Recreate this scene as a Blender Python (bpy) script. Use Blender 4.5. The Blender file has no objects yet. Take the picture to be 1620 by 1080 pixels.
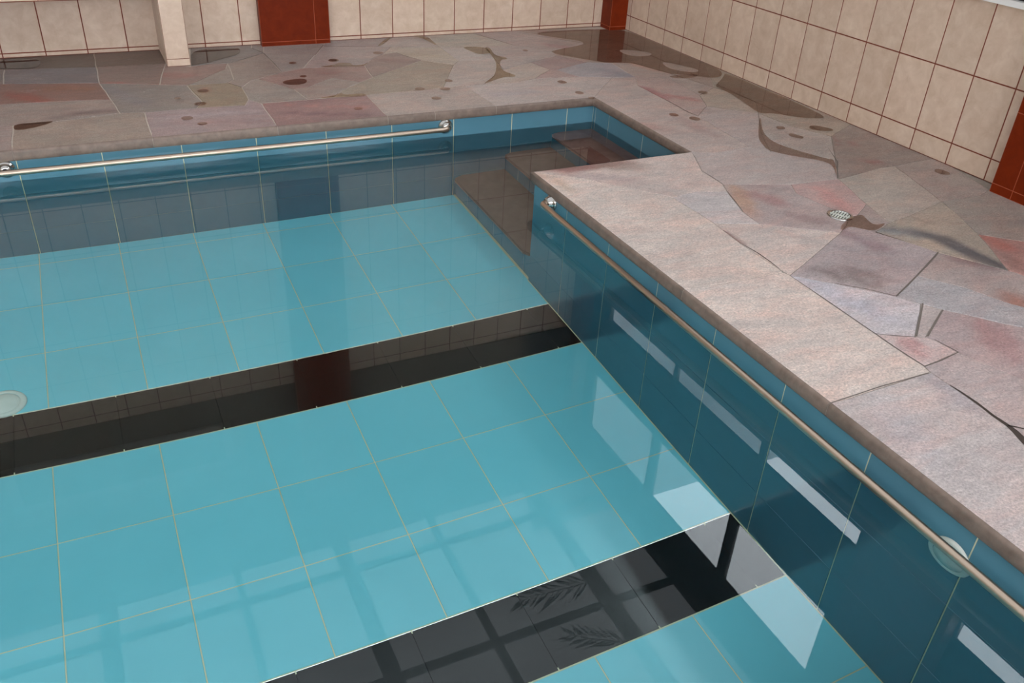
import bpy, bmesh, math, random
from mathutils import Vector, Matrix, noise
from mathutils.geometry import tessellate_polygon
random.seed(4)
S = bpy.context.scene
COL = S.collection

# ------------------------------------------------------------------ camera
CAM = Vector((-1.9222, -4.6673, 1.5390))
PITCH, YAW, ROLL, FPX = -0.55591, 0.473696, 0.058755, 1361.64
fwd = Vector((math.sin(YAW)*math.cos(PITCH), math.cos(YAW)*math.cos(PITCH), math.sin(PITCH)))
right = Vector((math.cos(YAW), -math.sin(YAW), 0))
up = right.cross(fwd)
r2 = right*math.cos(ROLL) + up*math.sin(ROLL)
u2 = up*math.cos(ROLL) - right*math.sin(ROLL)
cam_data = bpy.data.cameras.new('camera')
cam_data.sensor_width = 36
cam_data.lens = 36*FPX/1620
cam_data.clip_start = 0.05
cam = bpy.data.objects.new('camera', cam_data)
M = Matrix((r2, u2, -fwd)).transposed().to_4x4()
M.translation = CAM
cam.matrix_world = M
COL.objects.link(cam)
S.camera = cam

# ------------------------------------------------------------------ sky, exposure
w = bpy.data.worlds.new('overcast_sky')
S.world = w
w.use_nodes = True
bg = w.node_tree.nodes['Background']
bg.inputs[0].default_value = (0.92, 0.94, 1.0, 1)
bg.inputs[1].default_value = 2.6
S.view_settings.view_transform = 'Standard'
S.view_settings.look = 'None'
S.view_settings.gamma = 1
S.view_settings.exposure = 2.02
S.view_settings.use_curve_mapping = False
cy = S.cycles
cy.use_denoising = True
cy.use_adaptive_sampling = False
cy.max_bounces = 14
cy.diffuse_bounces = 8
cy.glossy_bounces = 5
cy.transmission_bounces = 10
cy.transparent_max_bounces = 16
cy.caustics_refractive = True
cy.caustics_reflective = True
cy.sample_clamp_indirect = 6
cy.blur_glossy = 0.0

# ------------------------------------------------------------------ measures (metres)
POOL_L, POOL_F = -7.0, -4.4          # far left and front edge of the pool
XA, YA = 0.957, -1.067               # stair alcove: right side, near side
XW, YW = 2.211, 1.810                # room walls
ZW, ZF = -0.159, -1.112              # water level, pool floor
ZC = -0.056                          # underside of the coping
CEIL = 4.0
ROOM_L, ROOM_F = -9.0, -7.5

# ------------------------------------------------------------------ helpers
def s2l(c):
    return tuple(((v/255)/12.92 if v/255 <= .04045 else ((v/255+.055)/1.055)**2.4) for v in c)

class MB:
    """collects faces with a material index and a colour, then links ONE mesh object"""
    def __init__(self): self.v=[]; self.f=[]; self.m=[]; self.c=[]; self.sm=[]
    def face(self, pts, mi=0, col=(1,1,1), smooth=False):
        n=len(self.v); self.v += [tuple(p) for p in pts]
        self.f.append(tuple(range(n,n+len(pts)))); self.m.append(mi); self.c.append(col); self.sm.append(smooth)
    def box(self, a, b, mi=0, col=(1,1,1)):
        x0,y0,z0=a; x1,y1,z1=b
        P=[(x0,y0,z0),(x1,y0,z0),(x1,y1,z0),(x0,y1,z0),(x0,y0,z1),(x1,y0,z1),(x1,y1,z1),(x0,y1,z1)]
        for q in ((0,3,2,1),(4,5,6,7),(0,1,5,4),(1,2,6,5),(2,3,7,6),(3,0,4,7)):
            self.face([P[i] for i in q], mi, col)
    def prism(self, poly, z0, z1, mi=0, col=(1,1,1)):
        self.face([(x,y,z1) for x,y in poly],mi,col); self.face([(x,y,z0) for x,y in reversed(poly)],mi,col)
        n=len(poly)
        for i in range(n):
            a,b=poly[i],poly[(i+1)%n]
            self.face([(a[0],a[1],z0),(b[0],b[1],z0),(b[0],b[1],z1),(a[0],a[1],z1)],mi,col)
    def tube(self, path, r, n=16, mi=0, caps=True):
        rings=[]; path=[Vector(p) for p in path]
        prev=None
        for i,p in enumerate(path):
            t=(path[min(i+1,len(path)-1)]-path[max(i-1,0)]).normalized()
            ref=Vector((0,0,1)) if abs(t.z)<.9 else Vector((1,0,0))
            a=t.cross(ref).normalized(); b=t.cross(a)
            rr=r[i] if isinstance(r,(list,tuple)) else r
            rings.append([p+a*rr*math.cos(k*2*math.pi/n)+b*rr*math.sin(k*2*math.pi/n) for k in range(n)])
        for i in range(len(rings)-1):
            for k in range(n):
                k2=(k+1)%n
                self.face([rings[i][k],rings[i][k2],rings[i+1][k2],rings[i+1][k]],mi,smooth=True)
        if caps:
            self.face(list(reversed(rings[0])),mi); self.face(rings[-1],mi)
    def lathe(self, O, N, prof, n=40, mi=0, smooth=True):
        """prof = [(radius, height along N)]"""
        O=Vector(O); N=Vector(N).normalized()
        ref=Vector((0,0,1)) if abs(N.z)<.9 else Vector((1,0,0))
        a=N.cross(ref).normalized(); b=N.cross(a)
        R=[[O+N*h+(a*math.cos(k*2*math.pi/n)+b*math.sin(k*2*math.pi/n))*max(r,1e-5) for k in range(n)] for r,h in prof]
        for i in range(len(R)-1):
            for k in range(n):
                k2=(k+1)%n
                self.face([R[i][k],R[i+1][k],R[i+1][k2],R[i][k2]],mi,smooth=smooth)
    def build(self, name, mats, parent=None, merge=True):
        me=bpy.data.meshes.new(name)
        me.from_pydata(self.v,[],self.f)
        for m in (mats if isinstance(mats,(list,tuple)) else [mats]): me.materials.append(m)
        ca=me.color_attributes.new('col','FLOAT_COLOR','CORNER')
        li=0; data=[]
        for p,c in zip(me.polygons,self.c):
            k=p.loop_total
            if isinstance(c[0],(list,tuple)):
                for q in c: data += [q[0],q[1],q[2],1]
            else: data += [c[0],c[1],c[2],1]*k
        ca.data.foreach_set('color',data)
        me.polygons.foreach_set('material_index',self.m)
        me.polygons.foreach_set('use_smooth',self.sm)
        if merge:
            b=bmesh.new(); b.from_mesh(me); bmesh.ops.remove_doubles(b,verts=b.verts,dist=1e-5)
            bmesh.ops.recalc_face_normals(b,faces=b.faces); b.to_mesh(me); b.free()
        me.update()
        o=bpy.data.objects.new(name,me); COL.objects.link(o)
        if parent:
            o.parent=parent
            o.matrix_parent_inverse = Matrix.Translation(-parent.location)
        return o

def tag(o,label=None,cat=None,group=None,kind=None):
    if label: o['label']=label
    if cat: o['category']=cat
    if group: o['group']=group
    if kind: o['kind']=kind
    return o
def struct(o): o['kind']='structure'; return o
def empty(name,loc,label,cat,group=None):
    o=bpy.data.objects.new(name,None); COL.objects.link(o); o.location=loc; o.empty_display_size=.1
    return tag(o,label,cat,group)

def tiles(mb, O, U, V, ul, vl, gap, h=.0018, mi=0, gi=1, skip=None, mf=None, base=True):
    """tiles between the lines ul (along U) and vl (along V) on a grout bed; N = U x V faces the room"""
    O=Vector(O); U=Vector(U); V=Vector(V); N=U.cross(V)
    gu,gv = gap if isinstance(gap,tuple) else (gap,gap)
    if base:
        mb.face([O+U*ul[0]+V*vl[0],O+U*ul[-1]+V*vl[0],O+U*ul[-1]+V*vl[-1],O+U*ul[0]+V*vl[-1]],gi)
    for i in range(len(ul)-1):
        for j in range(len(vl)-1):
            if skip and skip(i,j): continue
            a,b,c,d=ul[i]+gu/2,ul[i+1]-gu/2,vl[j]+gv/2,vl[j+1]-gv/2
            if b-a<.002 or d-c<.002: continue
            m=mf(i,j) if mf else mi
            r=(random.random(),random.random(),random.random())
            e=.001
            P=[O+U*(a+e)+V*(c+e)+N*h,O+U*(b-e)+V*(c+e)+N*h,O+U*(b-e)+V*(d-e)+N*h,O+U*(a+e)+V*(d-e)+N*h]
            Q=[O+U*a+V*c,O+U*b+V*c,O+U*b+V*d,O+U*a+V*d]
            mb.face(P,m,r)
            for k in range(4):
                k2=(k+1)%4
                mb.face([Q[k],Q[k2],P[k2],P[k]],m,r)

# ------------------------------------------------------------------ materials
def mat(name):
    m=bpy.data.materials.new(name); m.use_nodes=True
    nt=m.node_tree; nt.nodes.clear()
    out=nt.nodes.new('ShaderNodeOutputMaterial')
    return m,nt,out
def N(nt,t,**k):
    n=nt.nodes.new(t)
    for a,b in k.items(): setattr(n,a,b)
    return n
def principled(name,col,rough=.5,metal=0,ior=1.5):
    m,nt,out=mat(name)
    p=N(nt,'ShaderNodeBsdfPrincipled')
    p.inputs['Base Color'].default_value=(*s2l(col),1)
    p.inputs['Roughness'].default_value=rough
    p.inputs['Metallic'].default_value=metal
    p.inputs['IOR'].default_value=ior
    nt.links.new(p.outputs[0],out.inputs[0])
    return m
def mottled(name,c1,c2,scale,rough=.3,seeded=True,amount=.5,bump=0,c3=None,detail=6,tone=.12,stretch=(1,1,1),ior=1.5):
    """noise-mottled ceramic or painted surface, each tile shifted by its own random colour attribute"""
    m,nt,out=mat(name); L=nt.links.new
    p=N(nt,'ShaderNodeBsdfPrincipled'); p.inputs['Roughness'].default_value=rough; p.inputs['IOR'].default_value=ior
    tc=N(nt,'ShaderNodeTexCoord'); at=N(nt,'ShaderNodeAttribute',attribute_name='col')
    mp=N(nt,'ShaderNodeMapping'); mp.inputs['Scale'].default_value=stretch
    L(tc.outputs['Object'],mp.inputs[0])
    ad=N(nt,'ShaderNodeVectorMath',operation='MULTIPLY_ADD')
    ad.inputs[1].default_value=(9,9,9) if seeded else (0,0,0)
    L(at.outputs['Color'],ad.inputs[0]); L(mp.outputs[0],ad.inputs[2])
    no=N(nt,'ShaderNodeTexNoise'); no.inputs['Scale'].default_value=scale; no.inputs['Detail'].default_value=detail
    no.inputs['Roughness'].default_value=.6; no.inputs['Distortion'].default_value=.4
    L(ad.outputs[0],no.inputs['Vector'])
    r=N(nt,'ShaderNodeValToRGB'); r.color_ramp.elements[0].position=.5-amount/2; r.color_ramp.elements[1].position=.5+amount/2
    r.color_ramp.elements[0].color=(*s2l(c1),1); r.color_ramp.elements[1].color=(*s2l(c2),1)
    if c3:
        e=r.color_ramp.elements.new(.5); e.color=(*s2l(c3),1)
    L(no.outputs['Fac'],r.inputs[0])
    sp=N(nt,'ShaderNodeSeparateColor'); L(at.outputs['Color'],sp.inputs[0])
    mr=N(nt,'ShaderNodeMapRange'); mr.inputs['To Min'].default_value=1-tone/2; mr.inputs['To Max'].default_value=1+tone/2
    L(sp.outputs[0],mr.inputs['Value'])
    mx=N(nt,'ShaderNodeVectorMath',operation='SCALE'); L(r.outputs[0],mx.inputs[0]); L(mr.outputs[0],mx.inputs['Scale'])
    L(mx.outputs[0],p.inputs['Base Color'])
    if bump:
        b=N(nt,'ShaderNodeBump'); b.inputs['Strength'].default_value=bump; b.inputs['Distance'].default_value=.003
        L(no.outputs['Fac'],b.inputs['Height']); L(b.outputs[0],p.inputs['Normal'])
    L(p.outputs[0],out.inputs[0])
    return m

M_WALLTILE = mottled('beige_marbled_wall_tile',(190,165,143),(214,194,174),14,rough=.28,amount=.5,c3=(202,179,158))
M_REDGROUT = principled('red_brown_grout',(116,54,34),.8)
M_REDTILE = mottled('terracotta_red_glazed_tile',(94,26,4),(118,40,10),14,rough=.35,ior=1.22,amount=.6)
M_ORGROUT = principled('orange_brown_grout',(165,84,52),.8)
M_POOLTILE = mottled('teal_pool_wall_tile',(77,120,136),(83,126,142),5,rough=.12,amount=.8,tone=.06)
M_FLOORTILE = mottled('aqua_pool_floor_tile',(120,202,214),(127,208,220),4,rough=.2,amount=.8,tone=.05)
M_BLACKTILE = mottled('black_lane_tile',(9,10,11),(12,13,14),4,rough=.15,amount=.8,tone=.05)
M_CREAM = principled('cream_pool_grout',(205,200,165),.8)
M_BLACKGROUT = principled('dark_lane_grout',(30,30,30),.8)
M_DARKBEAM = principled('dark_painted_steel',(38,36,35),.45)
M_DARKWALL = mottled('dark_painted_upper_wall',(40,36,33),(48,44,40),3,rough=.6,amount=.8,seeded=False)
M_LEAF = principled('dry_brown_leaf',(58,48,34),.8)
M_TAUPE = principled('taupe_painted_wall',(92,86,80),.7)
M_WHITE = principled('white_painted_sill',(226,224,220),.35)
M_WHITEPLASTIC = mottled('white_pool_plastic',(205,208,196),(220,222,212),12,rough=.35,seeded=False)
M_STEEL = principled('brushed_stainless_steel',(192,172,154),.30,1)
M_CHROME = principled('polished_chrome',(190,186,180),.16,1)
M_DARKVOID = principled('black_drain_depth',(10,12,14),.6)
M_PLASTER = mottled('pale_plaster',(188,182,172),(204,198,188),2,rough=.8,seeded=False)
M_NEIGH = mottled('grey_render_outside',(120,124,126),(140,144,146),1.2,rough=.85,seeded=False)
M_BOUND = principled('dark_green_boundary_wall',(22,26,24),.9)

def glass(name,tint,gloss=True):
    m,nt,out=mat(name); L=nt.links.new
    t=N(nt,'ShaderNodeBsdfTransparent'); t.inputs[0].default_value=(*tint,1)
    g=N(nt,'ShaderNodeBsdfGlossy'); g.inputs['Roughness'].default_value=.02
    mx=N(nt,'ShaderNodeMixShader'); mx.inputs[0].default_value=.05; L(t.outputs[0],mx.inputs[1]); L(g.outputs[0],mx.inputs[2])
    L(mx.outputs[0],out.inputs[0]); return m
M_CLEAR = glass('clear_window_glass',(.93,.96,.96))
M_DARKGLASS = glass('dark_tinted_glass',(.05,.055,.06))
# ribbed translucent roofing: tinted, with dirt streaks running down the sheet
def roofing():
    m,nt,out=mat('smoky_ribbed_roof_sheet'); L=nt.links.new
    tc=N(nt,'ShaderNodeTexCoord'); mp=N(nt,'ShaderNodeMapping'); mp.inputs['Scale'].default_value=(1.2,26,1)
    mp.inputs['Rotation'].default_value=(0,0,.12)
    L(tc.outputs['Object'],mp.inputs[0])
    no=N(nt,'ShaderNodeTexNoise'); no.inputs['Scale'].default_value=1.5; no.inputs['Detail'].default_value=4; L(mp.outputs[0],no.inputs['Vector'])
    r=N(nt,'ShaderNodeValToRGB'); r.color_ramp.elements[0].position=.3; r.color_ramp.elements[1].position=.6
    r.color_ramp.elements[0].color=(.098,.10,.10,1); r.color_ramp.elements[1].color=(.125,.128,.126,1)
    L(no.outputs['Fac'],r.inputs[0])
    t=N(nt,'ShaderNodeBsdfTransparent'); L(r.outputs[0],t.inputs[0])
    L(t.outputs[0],out.inputs[0]); return m
M_ROOF = roofing()

def water_mat():
    m,nt,out=mat('clear_pool_water'); L=nt.links.new
    g=N(nt,'ShaderNodeBsdfGlass'); g.inputs['IOR'].default_value=1.333; g.inputs['Roughness'].default_value=0
    g.inputs['Color'].default_value=(1,1,1,1)
    L(g.outputs[0],out.inputs['Surface'])
    v=N(nt,'ShaderNodeVolumeAbsorption'); v.inputs['Color'].default_value=(.12,.95,.96,1); v.inputs['Density'].default_value=.10
    L(v.outputs[0],out.inputs['Volume'])
    return m
M_WATER = water_mat()

def film_mat(name,tint,rough=.03):
    m,nt,out=mat(name); L=nt.links.new
    t=N(nt,'ShaderNodeBsdfTransparent'); t.inputs[0].default_value=(*tint,1)
    g=N(nt,'ShaderNodeBsdfGlossy'); g.inputs['Roughness'].default_value=rough
    f=N(nt,'ShaderNodeFresnel'); f.inputs['IOR'].default_value=1.333
    mx=N(nt,'ShaderNodeMixShader'); L(f.outputs[0],mx.inputs[0]); L(t.outputs[0],mx.inputs[1]); L(g.outputs[0],mx.inputs[2])
    L(mx.outputs[0],out.inputs[0]); return m
M_PUD = film_mat('shallow_water_film',(.80,.74,.70))
M_PUDRED = film_mat('rusty_water_film',(.84,.72,.66))
M_PUDTAN = film_mat('silty_water_film',(.88,.80,.68))

def stone_mat():
    m,nt,out=mat('split_quartzite_flagstone'); L=nt.links.new
    p=N(nt,'ShaderNodeBsdfPrincipled')
    tc=N(nt,'ShaderNodeTexCoord'); at=N(nt,'ShaderNodeAttribute',attribute_name='col')
    def noi(scale,det,vec,rough=.6,dist=0):
        n=N(nt,'ShaderNodeTexNoise'); n.inputs['Scale'].default_value=scale; n.inputs['Detail'].default_value=det
        n.inputs['Roughness'].default_value=rough; n.inputs['Distortion'].default_value=dist; L(vec,n.inputs['Vector']); return n
    def ramp(src,a,b,ca,cb):
        r=N(nt,'ShaderNodeValToRGB'); r.color_ramp.elements[0].position=a; r.color_ramp.elements[1].position=b
        r.color_ramp.elements[0].color=(*ca,1); r.color_ramp.elements[1].color=(*cb,1); L(src,r.inputs[0]); return r
    def mul(a,b,f=1,bt='MULTIPLY'):
        x=N(nt,'ShaderNodeMix',data_type='RGBA',blend_type=bt); x.inputs[0].default_value=f if not hasattr(f,'links') else 0
        if hasattr(f,'links'): L(f,x.inputs[0])
        L(a,x.inputs[6]) if hasattr(a,'links') else setattr(x.inputs[6],'default_value',a)
        L(b,x.inputs[7]) if hasattr(b,'links') else setattr(x.inputs[7],'default_value',b)
        return x.outputs[2]
    mp=N(nt,'ShaderNodeMapping'); mp.inputs['Scale'].default_value=(1,2.2,1); mp.inputs['Rotation'].default_value=(0,0,.5)
    L(tc.outputs['Object'],mp.inputs[0])
    big=noi(2.6,6,mp.outputs[0],.62,.8)
    mid=noi(14,8,mp.outputs[0],.7,.5)
    fine=noi(120,5,tc.outputs['Object'],.75); pit=noi(42,6,mp.outputs[0],.75)
    hue=noi(3.7,5,mp.outputs[0],.6,1.0)
    c=at.outputs['Color']
    c=mul(c,ramp(big.outputs[0],.3,.7,(.80,.80,.81),(1.13,1.11,1.09)).outputs[0])
    c=mul(c,ramp(hue.outputs[0],.42,.68,(.97,1.0,1.03),(1.12,.90,.86)).outputs[0],.55)
    c=mul(c,ramp(mid.outputs[0],.3,.72,(.80,.79,.79),(1.16,1.16,1.16)).outputs[0],.85)
    c=mul(c,ramp(fine.outputs[0],.34,.66,(.60,.59,.58),(1.3,1.3,1.3)).outputs[0],.8)
    c=mul(c,ramp(pit.outputs[0],.36,.60,(.80,.79,.78),(1.10,1.10,1.10)).outputs[0],.8)
    # pale mineral bloom in patches
    blo=noi(5.3,7,mp.outputs[0],.75,.6)
    bl=ramp(blo.outputs[0],.60,.74,(0,0,0),(1,1,1))
    fi=ramp(fine.outputs[0],.45,.6,(0,0,0),(.55,.55,.55))
    k=N(nt,'ShaderNodeMath',operation='MULTIPLY'); L(bl.outputs[0],k.inputs[0]); L(fi.outputs[0],k.inputs[1])
    c=mul(c,(.62,.58,.58,1),k.outputs[0],'MIX')
    gn=N(nt,'ShaderNodeVectorMath',operation='SCALE'); gn.inputs['Scale'].default_value=1.28; L(c,gn.inputs[0])
    L(gn.outputs[0],p.inputs['Base Color'])
    p.inputs['Roughness'].default_value=.42
    p.inputs['Specular IOR Level'].default_value=.7
    a1=N(nt,'ShaderNodeMath',operation='MULTIPLY_ADD'); a1.inputs[1].default_value=.5; L(mid.outputs[0],a1.inputs[0]); L(fine.outputs[0],a1.inputs[2])
    b=N(nt,'ShaderNodeBump'); b.inputs['Strength'].default_value=.8; b.inputs['Distance'].default_value=.005
    L(a1.outputs[0],b.inputs['Height']); L(b.outputs[0],p.inputs['Normal'])
    L(p.outputs[0],out.inputs[0]); return m
M_STONE = stone_mat()
M_MORTAR = mottled('grey_mortar',(134,124,114),(160,150,140),30,rough=.9,seeded=False)
M_PALEMORTAR = mottled('pale_mortar',(172,160,148),(196,184,172),30,rough=.9,seeded=False)
M_DARKMORTAR = principled('grey_brown_mortar',(112,102,94),.9)
M_CRACK = principled('dirty_open_joint',(62,50,42),.85)
M_PUDDARK = film_mat('deep_wet_film',(.62,.56,.52))
M_NOSE = mottled('brown_sawn_stone_edge',(100,83,72),(138,119,107),22,rough=.55,amount=.6,bump=.5,tone=.2)
M_TREAD = mottled('brown_stone_tread',(92,70,58),(118,94,82),12,rough=.5,amount=.7,bump=.4,tone=.05)
M_TREADRED = mottled('reddish_brown_stone_tread',(90,52,44),(132,98,86),7,rough=.5,amount=.6,bump=.4,tone=.05)

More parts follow.
